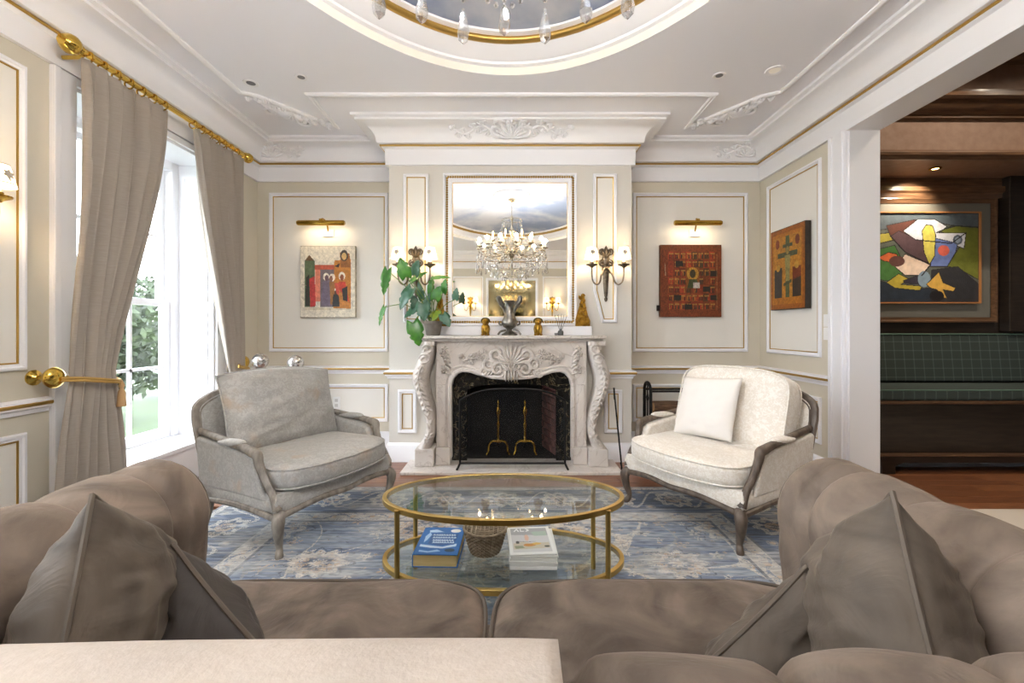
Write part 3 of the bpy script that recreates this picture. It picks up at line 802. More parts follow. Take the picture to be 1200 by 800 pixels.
N = nt.nodes; L = nt.links; tc = N.new('ShaderNodeTexCoord'); sep = N.new('ShaderNodeSeparateXYZ'); L.new(tc.outputs['Object'], sep.inputs[0])
def tband(sock, freq, width):
    a = N.new('ShaderNodeMath'); a.operation = 'MULTIPLY'; a.inputs[1].default_value = freq; L.new(sock, a.inputs[0])
    f = N.new('ShaderNodeMath'); f.operation = 'FRACT'; L.new(a.outputs[0], f.inputs[0])
    c = N.new('ShaderNodeMath'); c.operation = 'LESS_THAN'; c.inputs[1].default_value = width; L.new(f.outputs[0], c.inputs[0]); return c.outputs[0]
addn = N.new('ShaderNodeMath'); addn.operation = 'ADD'
ad1 = N.new('ShaderNodeMath'); ad1.operation = 'ADD'; L.new(sep.outputs[1], ad1.inputs[0]); L.new(sep.outputs[2], ad1.inputs[1])
L.new(tband(sep.outputs[0], 11, 0.12), addn.inputs[0]); L.new(tband(ad1.outputs[0], 11, 0.12), addn.inputs[1])
mr = N.new('ShaderNodeMath'); mr.operation = 'MULTIPLY'; mr.inputs[1].default_value = 0.45; L.new(addn.outputs[0], mr.inputs[0])
mx = N.new('ShaderNodeMixRGB'); L.new(mr.outputs[0], mx.inputs[0]); mx.inputs[1].default_value = lin((50, 60, 57)) + (1,); mx.inputs[2].default_value = lin((84, 98, 92)) + (1,)
L.new(mx.outputs[0], b.inputs['Base Color']); b.inputs['Roughness'].default_value = 0.9
m_gpipe = M_('green_piping', (86, 112, 98), 0.8)
MB().box(BXa, BXb, 3.71, HBK - 0.10, 0.605, 0.70).build('seat_cushion', m_tart, bn, bevel=0.022, seg=3)
MB().tube([(BXa, 3.715, 0.695), (BXb, 3.715, 0.695)], 0.006, 6).build('cushion_piping', m_gpipe, bn)
MB().prism([(HBK - 0.10, 0.705), (HBK - 0.006, 0.705), (HBK - 0.006, 1.16), (HBK - 0.06, 1.16)], BXa, BXb, lambda a, b, d: (d, a, b)).build('back_cushion', m_tart, bn, bevel=0.02, seg=3)
MB().tube([(BXa, HBK - 0.062, 1.158), (BXb, HBK - 0.062, 1.158)], 0.006, 6).build('cushion_piping', m_gpipe, bn)
# shoe-like dark thing by the jamb is the bench's side scroll
MB().tube(smooth_path([(2.93, 3.60, 0.02), (2.925, 3.60, 0.12), (2.90, 3.60, 0.2), (2.91, 3.60, 0.22), (2.94, 3.60, 0.2), (2.96, 3.60, 0.1), (2.965, 3.60, 0.02)], 5), 0.02, 8).build('side_scroll', M_('dark_grey_metal', (60, 60, 62), 0.4, 0.5))
tag(bpy.data.objects['side_scroll'], 'dark grey hoop-shaped side scroll of the bench on the hall floor', 'bench scroll')

# painting: flat shapes on a fine grid
def inpoly(X, Y, poly):
    ins = np.zeros(X.shape, bool); n = len(poly); j = n - 1
    for i in range(n):
        xi, yi = poly[i]; xj, yj = poly[j]
        c = ((yi > Y) != (yj > Y)) & (X < (xj - xi) * (Y - yi) / ((yj - yi) if yj != yi else 1e-9) + xi)
        ins ^= c; j = i
    return ins
def canvas(nx, ny, ops, base):
    """ops: ('p',poly,col) ('e',cx,cy,rx,ry,col) ('l',pts,w,col); coordinates 0..1, y downwards"""
    X, Y = np.meshgrid((np.arange(nx) + 0.5) / nx, (np.arange(ny) + 0.5) / ny)
    A = np.zeros((ny, nx, 3)); A[:] = lin(base)
    asp = ny / nx
    for o in ops:
        if o[0] == 'p': A[inpoly(X, Y, o[1])] = lin(o[2])
        elif o[0] == 'e': A[((X - o[1]) / o[3]) ** 2 + ((Y - o[2]) / o[4]) ** 2 <= 1] = lin(o[5])
        elif o[0] == 'l':
            for (x0, y0), (x1, y1) in zip(o[1][:-1], o[1][1:]):
                dx, dy = x1 - x0, (y1 - y0) * asp; l2 = dx * dx + dy * dy + 1e-12
                t = np.clip(((X - x0) * dx + (Y - y0) * asp * dy) / l2, 0, 1)
                d = np.hypot(X - x0 - t * dx, (Y - y0) * asp - t * dy)
                A[d < o[2]] = lin(o[3])
    return A
def paint_mesh(name, A, fn, mat, parent=None, world=True):
    """A (ny,nx,3); fn(u,v) u,v in 0..1, v downwards -> xyz; one quad per cell"""
    ny, nx = A.shape[:2]
    mb = MB(); mb.v = [tuple(fn(i / nx, j / ny)) for j in range(ny + 1) for i in range(nx + 1)]
    mb.f = [(j * (nx + 1) + i, j * (nx + 1) + i + 1, (j + 1) * (nx + 1) + i + 1, (j + 1) * (nx + 1) + i) for j in range(ny) for i in range(nx)]
    o = mb.build(name, mat, parent, smooth=False, world=world, recalc=False)
    me = o.data; at = me.color_attributes.new('paint', 'FLOAT_COLOR', 'CORNER')
    c = np.ones((ny * nx, 4, 4), np.float32); c[:, :, :3] = A.reshape(-1, 1, 3)
    at.data.foreach_set('color', c.ravel()); return o
pt = thing('abstract_painting', 'colourful abstract painting in a thin wooden frame over the tartan bench', 'painting', (3.97, HBK - 0.03, 1.46))
ops = [('p', [(0, 0), (1, 0), (1, .3), (.75, .14), (.6, .1), (0, .2)], (86, 96, 104)),
       ('p', [(.62, .2), (.8, .14), (1, .16), (1, .75), (.8, .62), (.7, .6), (.86, .3)], (112, 118, 48)),
       ('p', [(0, .42), (.2, .36), (.3, .6), (.25, .75), (.1, .76), (0, .72)], (74, 118, 62)),
       ('p', [(0, .24), (.15, .22), (.2, .3), (0, .36)], (176, 164, 74)),
       ('p', [(0, .74), (.12, .78), (.3, .86), (.55, .84), (.55, 1), (0, 1)], (46, 54, 66)),
       ('p', [(.55, .64), (.8, .6), (1, .8), (1, 1), (.55, 1)], (52, 52, 56)),
       ('p', [(.12, .14), (.4, .07), (.36, .2), (.16, .26)], (98, 62, 54)),
       ('p', [(.16, .26), (.24, .2), (.52, .34), (.52, .56), (.3, .44)], (92, 72, 78)),
       ('p', [(.28, .2), (.42, .07), (.58, .07), (.7, .15), (.62, .22), (.88, .22), (.86, .4), (.74, .34), (.4, .3)], (216, 218, 228)),
       ('p', [(.58, .28), (.8, .34), (.78, .44), (.7, .6), (.54, .6)], (112, 130, 186)),
       ('p', [(.3, .46), (.54, .58), (.46, .7), (.3, .7), (.2, .6)], (232, 208, 190)),
       ('p', [(.04, .5), (.14, .44), (.22, .46), (.24, .56), (.1, .54)], (216, 112, 66)),
       ('e', .22, .54, .075, .06, (104, 70, 66)),
       ('p', [(.12, .78), (.24, .68), (.34, .74), (.26, .8), (.46, .82), (.44, .87), (.2, .84)], (186, 166, 66)),
       ('p', [(.28, .76), (.42, .7), (.44, .8), (.3, .79)], (58, 54, 66)),
       ('e', .48, .74, .06, .09, (132, 152, 168)),
       ('p', [(.46, .2), (.5, .13), (.56, .14), (.59, .24), (.58, .48), (.53, .58), (.48, .44)], (216, 204, 100)),
       ('e', .665, .42, .055, .06, (214, 104, 88)),
       ('e', .80, .30, .045, .055, (88, 98, 112)), ('e', .80, .30, .028, .035, (150, 164, 180)),
       ('p', [(.5, .8), (.62, .66), (.66, .78), (.78, .84), (.76, .88), (.66, .86), (.7, .96), (.66, .95), (.6, .86), (.54, .84)], (214, 170, 82)),
       ('e', .6, .93, .07, .06, (34, 32, 36)),
       ('l', [(.16, .26), (.3, .44), (.54, .58), (.46, .7)], .006, (40, 34, 40)), ('l', [(.4, .3), (.74, .34), (.88, .22)], .005, (40, 36, 44)),
       ('l', [(.6, .22), (.75, .14), (1, .16)], .006, (50, 54, 50)), ('l', [(0, .36), (.2, .3)], .005, (50, 44, 40))]
px0, px1, pz0, pz1 = 3.46, 4.47, 1.465, 2.32
out_ = []
for o in ops:
    out_.append(o)
    if o[0] == 'p': out_.append(('l', o[1] + [o[1][0]], .0035, (48, 44, 46)))
A = canvas(190, 160, out_, (96, 100, 92))
paint_mesh('canvas', A, lambda u, v: (px0 + (px1 - px0) * u, HBK - 0.035, pz1 - (pz1 - pz0) * v), m_paint, pt)
MB().loops(rect(px0 - 0.012, px1 + 0.012, pz0 - 0.012, pz1 + 0.012), [(0, 0.008), (0, 0.05), (0.012, 0.05), (0.013, 0.03)], lambda a, b, h: (a, HBK - h, b)).build('frame', M_('honey_wood_frame', (178, 122, 74), 0.4), pt)
# niche spotlight
sp = thing('niche_spotlight', 'small recessed spotlight over the abstract painting', 'spotlight', (3.80, 4.0, 2.655))
MB().lathe([(0.045, 2.655), (0.045, 2.648), (0.03, 2.645), (0.026, 2.655)], (3.80, 4.0, 0), 20).build('trim_ring', m_brass, sp)
MB().lathe([(0.0, 2.651), (0.026, 2.651), (0.02, 2.654)], (3.80, 4.0, 0), 16).build('bulb', m_bulb, sp)
lamp('spot_beam', 'SPOT', (3.80, 4.02, 2.63), 16, (1, 0.86, 0.66), 0.02, sp, (R(38), 0, 0), R(100), 0.7)
# unseen fill lamps added to brighten the hall header and floor
for i, (x, y) in enumerate(((3.5, 3.0), (4.2, 1.2), (4.6, 3.0))):
    t = thing('hall_fill_light', ('unseen fill light added in the hall ceiling nearest the cased opening', 'unseen fill light added in the hall ceiling over the pale stone floor', 'unseen fill light added in the hall ceiling before the wooden pier')[i], 'downlight', (x, y, 3.6), group='added hall ceiling fill lights')
    MB().lathe([(0.06, 3.599), (0.06, 3.592), (0.045, 3.588), (0.0, 3.59)], (x, y, 0), 20).build('trim_ring', m_brass, t)
    lamp('ceiling_spot_beam', 'SPOT', (x, y, 3.58), 34, (1, 0.86, 0.68), 0.04, t, None, R(150), 0.9)
# ------------------------------------------------------------------ fireplace
fp = thing('fireplace_surround', 'carved pale marble fireplace surround with scrolled jambs and serpentine arch', 'fireplace', (fx, 3.95, 0))
FD = 3.90                                     # plane of the frieze
def ff(a, b, h): return (fx + a, FD - h, b)
# frieze with serpentine arch: fill between the shelf and the opening curve
def arch(x):
    x = abs(x)
    pts = [(0.0, 0.762), (0.075, 0.765), (0.16, 0.772), (0.27, 0.80), (0.36, 0.828), (0.42, 0.832), (0.47, 0.815), (0.51, 0.765), (0.528, 0.70)]
    for (a, b), (c, d) in zip(pts[:-1], pts[1:]):
        if x <= c:
            t = (x - a) / (c - a); t = t * t * (3 - 2 * t) * 0.5 + t * 0.5; return b + (d - b) * t
    return 0.70
xs_ = [(-0.528 + 1.056 * i / 60) for i in range(61)]
poly = [(-0.66, 1.105), (-0.66, 0.06), (-0.528, 0.06)] + [(x, arch(x)) for x in xs_] + [(0.528, 0.06), (0.66, 0.06), (0.66, 1.105)]
MB().prism(poly, 0.0, 0.15, lambda a, b, d: (fx + a, FD + d, b)).build('frieze', m_marb, fp, bevel=0.004)
# rolled edge of the opening
edge = [(-0.528, 0.06), (-0.528, 0.4)] + [(x, arch(x)) for x in xs_] + [(0.528, 0.4), (0.528, 0.06)]
MB().tube([ff(a * 1.025, b + 0.016, 0.0) for a, b in edge], 0.02, 8).build('arch_moulding', m_marb, fp)
MB().tube([ff(a * 1.085, b + 0.05, -0.002) for a, b in edge], 0.011, 8).build('arch_moulding', m_marb, fp)
# shelf
def shelf_outline(ex):
    return [(fx - 0.83 - ex, DC), (fx - 0.83 - ex, 3.86 - ex), (fx - 0.70 - ex, 3.80 - ex), (fx - 0.45, 3.83 - ex), (fx - 0.25, 3.80 - ex), (fx, 3.785 - ex), (fx + 0.25, 3.80 - ex), (fx + 0.45, 3.83 - ex), (fx + 0.70 + ex, 3.80 - ex), (fx + 0.83 + ex, 3.86 - ex), (fx + 0.83 + ex, DC)]
so = shelf_outline(0)
mb = MB(); mb.prism(so, 1.122, 1.150, lambda a, b, d: (a, b, d)); mb.build('shelf', m_marb, fp, bevel=0.008, seg=3)
mb = MB(); mb.prism(shelf_outline(-0.04), 1.10, 1.122, lambda a, b, d: (a, b, d)); mb.build('shelf_moulding', m_marb, fp, bevel=0.006)
# scrolled jambs, set at the corners
def jamb(s):
    ctr = smooth_path([(0.72, 1.10), (0.73, 1.02), (0.755, 0.93), (0.79, 0.83), (0.80, 0.75), (0.775, 0.64), (0.735, 0.52), (0.705, 0.40), (0.71, 0.29), (0.745, 0.21), (0.76, 0.17)], 5)
    wid = lerp_list([0.045, 0.05, 0.06, 0.065, 0.06, 0.05, 0.042, 0.038, 0.04, 0.05, 0.055], len(ctr))
    vs = []; fs = []; q = 8; D0, D1 = 3.82, 4.04
    for i, p in enumerate(ctr):
        w = wid[i]
        sec = [(-w, D1), (-w, D0 + 0.05), (-w * 0.7, D0 + 0.015), (-w * 0.25, D0), (w * 0.25, D0), (w * 0.7, D0 + 0.015), (w, D0 + 0.05), (w, D1)]
        for a, d in sec: vs.append((fx + s * (p.x + a), d - 0.10 * (p.x - 0.70), p.y))
    n = len(ctr)
    for i in range(n - 1):
        for k in range(q - 1): fs.append((i * q + k, i * q + k + 1, (i + 1) * q + k + 1, (i + 1) * q + k))
    fs.append(tuple(range(q))); fs.append(tuple((n - 1) * q + k for k in range(q))[::-1])
    j = MB().add(vs, fs).build('jamb', m_marb, fp)
    # carved leaves down the jamb
    mb = MB()
    def fj(a, b, h):
        t = min(range(n), key=lambda i: abs(ctr[i].y - b)); return (fx + s * (ctr[t].x + a), 3.822 - 0.10 * (ctr[t].x - 0.70) - h + 0.8 * a * a / 0.06, b)
    for z, r in ((1.03, .05), (0.95, .055)):
        curl(mb, fj, 0, z, r, 1.5, 0, 1, 0.02, 0.02)
    for k in range(9):
        z = 0.90 - k * 0.045
        for sg in (-1, 1): petal(mb, fj, 0, z, -PI / 2 + sg * 0.75, 0.065, 0.016, 0.016)
        petal(mb, fj, 0, z, -PI / 2, 0.06, 0.013, 0.02)
    rosette(mb, fj, 0, 0.28, 0.045, 0.016); rosette(mb, fj, 0, 0.24, 0.03, 0.016)
    for k in range(4): petal(mb, fj, 0, 0.34 + 0.04 * k, PI / 2 + (k % 2 - 0.5), 0.06, 0.014, 0.014)
    mb.build('leaf_carving', m_marb, j)
    MB().box(fx + s * 0.665 if s > 0 else fx - 0.83, fx + 0.83 if s > 0 else fx - 0.665, 3.80, 4.04, 0.025, 0.175).build('jamb_base', m_marb, fp, smooth=False, bevel=0.008)
    MB().box(min(fx + s * 0.535, fx + s * 0.66), max(fx + s * 0.535, fx + s * 0.66), 3.855, 4.04, 0.025, 0.175).build('pilaster_base', m_marb, fp, smooth=False, bevel=0.006)
    MB().box(min(fx + s * 0.575, fx + s * 0.64), max(fx + s * 0.575, fx + s * 0.64), 3.878, 3.91, 0.175, 0.72).build('pilaster', m_marb, fp, smooth=False, bevel=0.006)
    MB().box(min(fx + s * 0.665, fx + s * 0.82), max(fx + s * 0.665, fx + s * 0.82), 3.83, 4.04, 1.06, 1.102).build('jamb_cap', m_marb, fp, smooth=False, bevel=0.01)
for s in (-1, 1): jamb(s)
# carving
mb = MB(); f2 = lambda a, b, h: ff(a, b, h)
shell(mb, f2, 0, 0.90, 0.17, 0.045, 11); shell(mb, f2, 0, 0.83, 0.11, 0.05, 7, 0.5, PI - 0.5)
for k in range(5): petal(mb, f2, -0.05 + 0.025 * k, 0.86, -PI / 2, 0.115, 0.014, 0.05)
for s in (-1, 1):
    curl(mb, f2, s * 0.13, 0.98, 0.085, 1.6, PI / 2, s, 0.03, 0.035)
    curl(mb, f2, s * 0.12, 0.86, 0.075, 1.6, -PI / 2, -s, 0.03, 0.035)
    curl(mb, f2, s * 0.20, 0.90, 0.06, 1.5, 0, s, 0.024, 0.03)
    curl(mb, f2, s * 0.24, 0.83, 0.045, 1.5, 0, -s, 0.02, 0.025)
    spray(mb, f2, s * 0.2, 0.955, 0.25, s, 0.15, 4, 0.022)
    rosette(mb, f2, s * 0.27, 0.97, 0.04, 0.03); rosette(mb, f2, s * 0.35, 0.96, 0.035, 0.028); rosette(mb, f2, s * 0.44, 0.965, 0.028, 0.024)
    for k in range(6): petal(mb, f2, s * (0.06 + 0.03 * k), 0.86 - 0.005 * k, -PI / 2 + s * 0.6, 0.06, 0.013, 0.03)
mb.build('carved_cartouche', m_marb, fp)
for s in (-1, 1):
    mb = MB()
    f3 = lambda a, b, h, s=s: ff(s * (0.585 + a), b, h)
    for k in range(6):
        z = 1.03 - 0.04 * k
        rosette(mb, f3, 0.02 * math.sin(k * 1.7), z, 0.032 - 0.002 * k, 0.022, 5)
        petal(mb, f3, 0.0, z, -PI / 2 - 0.7 - 0.1 * k, 0.07, 0.014, 0.016)
    curl(mb, f3, -0.02, 0.84, 0.035, 1.3, 0, 1, 0.015, 0.016)
    mb.build('flower_drop', m_marb, fp)
# hearth
MB().box(fx - 0.92, fx + 0.92, 3.66, 4.06, 0.0, 0.025).build('hearth_slab', m_marb, fp, smooth=False, bevel=0.004)
# black marble slips
sl = MB().prism([(-0.60, 0.026), (-0.60, 0.93), (0.60, 0.93), (0.60, 0.026), (0.40, 0.026), (0.40, 0.66), (0.30, 0.70), (0, 0.715), (-0.30, 0.70), (-0.40, 0.66), (-0.40, 0.026)], 3.99, 4.045, lambda a, b, d: (fx + a, d, b)).build('black_marble_slip', m_blk, fp, smooth=False)
# firebox
fb = thing('firebox', 'soot black firebox with a pinkish brick side', 'firebox', (fx, 4.2, 0.0))
mb = MB().box(fx - 0.42, fx + 0.42, 4.46, 4.49, 0.03, 0.93).box(fx - 0.60, fx - 0.42, 4.06, 4.49, 0.03, 0.93).box(fx - 0.6, fx + 0.6, 4.06, 4.49, 0.0, 0.03).box(fx - 0.42, fx + 0.60, 4.06, 4.49, 0.90, 0.93).box(fx + 0.46, fx + 0.60, 4.06, 4.46, 0.03, 0.90)
mb.build('lining', m_soot, fb, smooth=False)
bk = MB().box(0, 0.03, 0, 0.19, 0, 0.058).build('brick', m_rbrick, fb, smooth=False, bevel=0.004, world=False, seg=1)
bks = []
for r in range(13):
    for c in range(3):
        y0_ = 4.07 + c * 0.2 - (0.1 if r % 2 else 0); a, b = max(y0_, 4.07), min(y0_ + 0.19, 4.455)
        if b - a < 0.03: continue
        bks.append((a, b, 0.035 + r * 0.066))
for i, (a, b, z) in enumerate(bks):
    o = bk if i == 0 else link_copy(bk, fb)
    o.location = Vector((fx + 0.415 - 0.30 * (a - 4.07), a, z)) - fb.location; o.rotation_euler = (0, 0, R(16.7)); o.scale = (1, (b - a) / 0.19, 1)
# andirons
def andiron(x, label):
    t = thing('andiron', label, 'andiron', (x, 4.14, 0.03))
    MB().lathe([(0.012, 0.12), (0.02, 0.14), (0.012, 0.16), (0.01, 0.25), (0.018, 0.29), (0.01, 0.31), (0.009, 0.36), (0.022, 0.40), (0.024, 0.42), (0.010, 0.45), (0.007, 0.48), (0.011, 0.49), (0.004, 0.51), (0.0, 0.525)], (0, 0, 0), 14).build('brass_post', m_brass, t, world=False)
    mb = MB()
    for s in (-1, 1): mb.tube(smooth_path([(0, 0, 0.13), (s * 0.05, -0.01, 0.135), (s * 0.085, -0.015, 0.10), (s * 0.09, -0.015, 0.04), (s * 0.105, -0.02, 0.008)], 5), lerp_list([0.014, 0.009, 0.012], 21), 8)
    mb.build('brass_feet', m_brass, t, world=False)
    MB().box(-0.008, 0.008, 0.0, 0.28, 0.10, 0.118).box(-0.008, 0.008, 0.26, 0.28, 0.0, 0.1).build('log_bar', m_iron, t, world=False, smooth=False)
andiron(fx - 0.125, 'brass andiron on the hearth away from the pink brick side')
andiron(fx + 0.125, 'brass andiron on the hearth beside the pink brick side')
# fire screen
m_mesh = bpy.data.materials.new('fine_wire_mesh'); m_mesh.use_nodes = True
nt = m_mesh.node_tree; nt.nodes.remove(nt.nodes['Principled BSDF'])
tb = nt.nodes.new('ShaderNodeBsdfTransparent'); db = nt.nodes.new('ShaderNodeBsdfDiffuse'); db.inputs[0].default_value = (0.02, 0.02, 0.02, 1)
mxs = nt.nodes.new('ShaderNodeMixShader'); mxs.inputs[0].default_value = 0.22
nt.links.new(tb.outputs[0], mxs.inputs[1]); nt.links.new(db.outputs[0], mxs.inputs[2]); nt.links.new(mxs.outputs[0], nt.nodes['Material Output'].inputs[0])
fs_ = thing('fire_screen', 'black iron fire screen with fine wire mesh before the fireplace opening', 'fire screen', (fx, 3.76, 0.025))
a0, a1 = -0.435, 0.455
def top(x): u = (x - 0.01) / 0.445; return 0.60 + 0.10 * max(0, 1 - abs(u) ** 3.2)
pth = [(a0 - 0.02, 0.028), (a0, 0.07)] + [(a0, 0.1 + 0.1 * i) for i in range(5)] + [(a0 + (a1 - a0) * i / 24, top(a0 + (a1 - a0) * i / 24)) for i in range(25)] + [(a1, 0.5 - 0.1 * i) for i in range(5)] + [(a1, 0.07), (a1 + 0.02, 0.028)]
MB().tube([(fx + a, 3.76, b) for a, b in pth], 0.009, 8).tube([(fx + a0, 3.76, 0.07), (fx + a1, 3.76, 0.07)], 0.009, 8).build('frame', m_iron, fs_)
mb = MB(); mb.prism([(a0, 0.07)] + [(a0 + (a1 - a0) * i / 24, top(a0 + (a1 - a0) * i / 24)) for i in range(25)] + [(a1, 0.07)], 3.7595, 3.7605, lambda a, b, d: (fx + a, d, b)).build('wire_mesh', m_mesh, fs_, smooth=False)
for s, a in ((-1, a0), (1, a1)): MB().tube([(fx + a, 3.76, 0.07), (fx + a + s * 0.012, 3.73, 0.045), (fx + a + s * 0.02, 3.705, 0.033)], 0.009, 6).build('foot', m_iron, fs_)
# poker beside the jamb
pk = thing('fire_poker', 'thin black iron poker standing against the right fireplace jamb', 'poker', (0.87, 3.80, 0.03))
MB().tube([(0.905, 3.71, 0.034), (0.872, 3.83, 0.62)], 0.007, 8).build('shaft', m_iron, pk)
MB().tube([(0.872, 3.83, 0.60), (0.868, 3.843, 0.70)], lerp_list([0.009, 0.012, 0.008], 2), 8).build('handle', m_iron, pk)
MB().tube([(0.905, 3.71, 0.034), (0.90, 3.70, 0.06), (0.895, 3.72, 0.09)], 0.006, 6).build('hook', m_iron, pk)

# ------------------------------------------------------------------ mantel plinth, mirror
MB().box(fx - 0.72, fx + 0.72, 3.965, 4.049, 1.151, 1.232).build('mantel_plinth', m_white, smooth=False, bevel=0.004)
tag(bpy.data.objects['mantel_plinth'], 'low white plinth at the back of the mantel shelf under the mirror', 'plinth')
MX0, MX1, MZ0, MZ1 = -0.555, 0.488, 1.322, 2.535
mi = thing('wall_mirror', 'large mirror in a white and gilt beaded frame over the mantel', 'mirror', ((MX0 + MX1) / 2, DC, 1.24))
fr = rect(MX0 - 0.085, MX1 + 0.085, MZ0 - 0.085, MZ1 + 0.085)
MB().loops(fr, [(0, 0.001), (0, 0.03), (0.012, 0.036), (0.022, 0.03), (0.026, 0.018), (0.042, 0.018), (0.046, 0.03), (0.056, 0.034), (0.075, 0.03), (0.085, 0.016), (0.087, 0.012)], pl_breast).build('frame', m_white, mi)
MB().box(MX0 - 0.005, MX1 + 0.005, DC - 0.014, DC - 0.002, MZ0 - 0.005, MZ1 + 0.005).build('mirror_glass', m_mirror, mi, smooth=False)
mb = MB(); st = 0.0215
def beads(x0, z0, x1, z1):
    ln = math.hypot(x1 - x0, z1 - z0); n_ = int(ln / st)
    for i in range(n_):
        t = (i + 0.5) / n_; mb.ell((x0 + (x1 - x0) * t, DC - 0.022, z0 + (z1 - z0) * t), (0.0105, 0.0105, 0.0105), None, 6, 4)
e_ = 0.051
beads(MX0 - e_, MZ0 - e_, MX1 + e_, MZ0 - e_); beads(MX0 - e_, MZ1 + e_, MX1 + e_, MZ1 + e_); beads(MX0 - e_, MZ0 - e_, MX0 - e_, MZ1 + e_); beads(MX1 + e_, MZ0 - e_, MX1 + e_, MZ1 + e_)
o = mb.build('gilt_beading', m_gild, mi); o['kind'] = 'stuff'
MB().loops(rect(MX0 - 0.004, MX1 + 0.004, MZ0 - 0.004, MZ1 + 0.004), [(0, 0.013), (0, 0.018), (0.006, 0.016), (0.007, 0.0135)], pl_breast).build('inner_gilt_fillet', m_gild, mi)
# mirror on the opposite wall (it is seen in the mantel mirror)
m2 = thing('opposite_mirror', 'tall mirror on the wall opposite the fireplace seen in reflection', 'mirror', (-0.03, DO, 0.9))
MB().loops(rect(-0.68, 0.60, 0.88, 2.46), [(0, 0), (0, 0.03), (0.03, 0.034), (0.05, 0.02), (0.06, 0.012)], pl_opp).build('frame', m_white, m2)
MB().box(-0.63, 0.55, DO + 0.002, DO + 0.012, 0.93, 2.41).build('mirror_glass', M_('olive_mirror', (176, 166, 132), 0.05, 1.0), m2, smooth=False)  # mirror metal tinted a dull olive

# ------------------------------------------------------------------ wall sconces
def sconce(loc, rotz, label, scale=1.0, group=None, watts=SCONCE_W):
    """back plate centre at loc; local -y points into the room"""
    t = thing('wall_sconce', label, 'wall sconce', loc, rotz, group)
    mb = MB()
    mb.lathe([(0.0, -0.30), (0.012, -0.285), (0.016, -0.27), (0.008, -0.255), (0.014, -0.245), (0.017, -0.22), (0.034, 0.02), (0.038, 0.05), (0.03, 0.07), (0.036, 0.09), (0.026, 0.12), (0.012, 0.13), (0.0, 0.14)], (0, -0.022, 0), 14, sy=0.55)
    mb.build('back_plate', m_antb, t, world=False)
    mb = MB(); fz = lambda a, b, h: (a, -0.035 - h, b)
    for a, l in ((PI / 2, 0.11), (PI / 2 - 0.5, 0.085), (PI / 2 + 0.5, 0.085)): petal(mb, fz, 0, 0.10, a, l, 0.02, 0.015)
    for s in (-1, 1):
        curl(mb, fz, s * 0.035, 0.155, 0.03, 1.3, -PI / 2, s, 0.014, 0.015); curl(mb, fz, s * 0.035, 0.05, 0.03, 1.3, PI / 2, -s, 0.016, 0.015)
        petal(mb, fz, 0, 0.03, -PI / 2 + s * 0.5, 0.08, 0.02, 0.02)
    mb.build('leaf_crest', m_antb, t, world=False)
    for s in (-1, 1):
        arm = MB().tube(smooth_path([(s * 0.02, -0.045, 0.0), (s * 0.05, -0.07, -0.06), (s * 0.065, -0.09, -0.12), (s * 0.095, -0.10, -0.148), (s * 0.13, -0.105, -0.12), (s * 0.142, -0.105, -0.06), (s * 0.142, -0.105, 0.0)], 6), lerp_list([0.010, 0.007, 0.007], 37), 8)
        arm.lathe([(0.012, 0.0), (0.02, 0.01), (0.05, 0.024), (0.052, 0.032), (0.02, 0.034), (0.02, 0.05), (0.012, 0.052)], (s * 0.142, -0.105, 0), 16)
        a = arm.build('arm', m_antb, t, world=False)
        MB().lathe([(0.011, 0.05), (0.011, 0.085), (0.0, 0.086)], (s * 0.142, -0.105, 0), 10).build('candle_sleeve', m_candle, a, world=False)
        mb = MB(); nn_ = 20; vs = []; fs = []
        for (r_, z_) in ((0.066, 0.078), (0.040, 0.185)):
            for k in range(nn_): vs.append((s * 0.142 + r_ * math.cos(2 * PI * k / nn_), -0.105 + r_ * math.sin(2 * PI * k / nn_), z_))
        fs = [(k, (k + 1) % nn_, nn_ + (k + 1) % nn_, nn_ + k) for k in range(nn_)]
        sh = MB().add(vs, fs).build('shade', m_shade, t, world=False)
        mb = MB()
        for r_, z_ in ((0.066, 0.079), (0.0635, 0.092), (0.040, 0.184)):
            mb.tube([(s * 0.142 + r_ * math.cos(2 * PI * k / 20), -0.105 + r_ * math.sin(2 * PI * k / 20), z_) for k in range(20)], 0.0022, 6, closed=True)
        mb.build('shade_trim', m_shadetrim, sh, world=False)
        fz2 = lambda a_, b_, h, s=s: (s * 0.142 + a_, -0.105 - (0.066 - 0.243 * (b_ - 0.078)) - h * 0.2 - 0.001, b_)
        mb = MB(); rosette(mb, fz2, 0, 0.135, 0.025, 0.006, 6); petal(mb, fz2, 0, 0.12, -PI / 2, 0.02, 0.005, 0.005)
        mb.build('shade_motif', M_('shade_motif', (186, 172, 156), 0.8), sh, world=False)
        l_ = lamp('sconce_light', 'POINT', (0, 0, 0), watts, (1, 0.80, 0.55), 0.02)
        l_.parent = t; l_.location = (s * 0.142, -0.105, 0.125)
    t.scale = (scale,) * 3
    return t
sconce((-0.885, DC - 0.005, 1.75), 0, 'antique silver double sconce with white shades behind the leafy plant')
sconce((0.835, DC - 0.005, 1.75), 0, 'antique silver double sconce with white shades above the gilded carving')
def sconce_brass(loc, rotz, label, watts, group=None):
    t = sconce(loc, rotz, label, 1.0, group, watts)
    for c in kids(t):
        if c.type == 'MESH' and c.data.materials and c.data.materials[0] == m_antb: c.data.materials[0] = m_brass
    return t
sconce_brass((XL + 0.005, 2.0, 1.82), R(90), 'brass double sconce with lit shades on the window wall panel', SCONCE_W * 1.6)
sconce_brass((-1.07, DO + 0.005, 1.80), R(180), 'brass double sconce with lit shades opposite the fireplace on the window side', SCONCE_W * 1.6, 'sconces opposite the fireplace')
sconce_brass((0.95, DO + 0.005, 1.80), R(180), 'brass double sconce with lit shades opposite the fireplace on the hall side', SCONCE_W * 1.6, 'sconces opposite the fireplace')

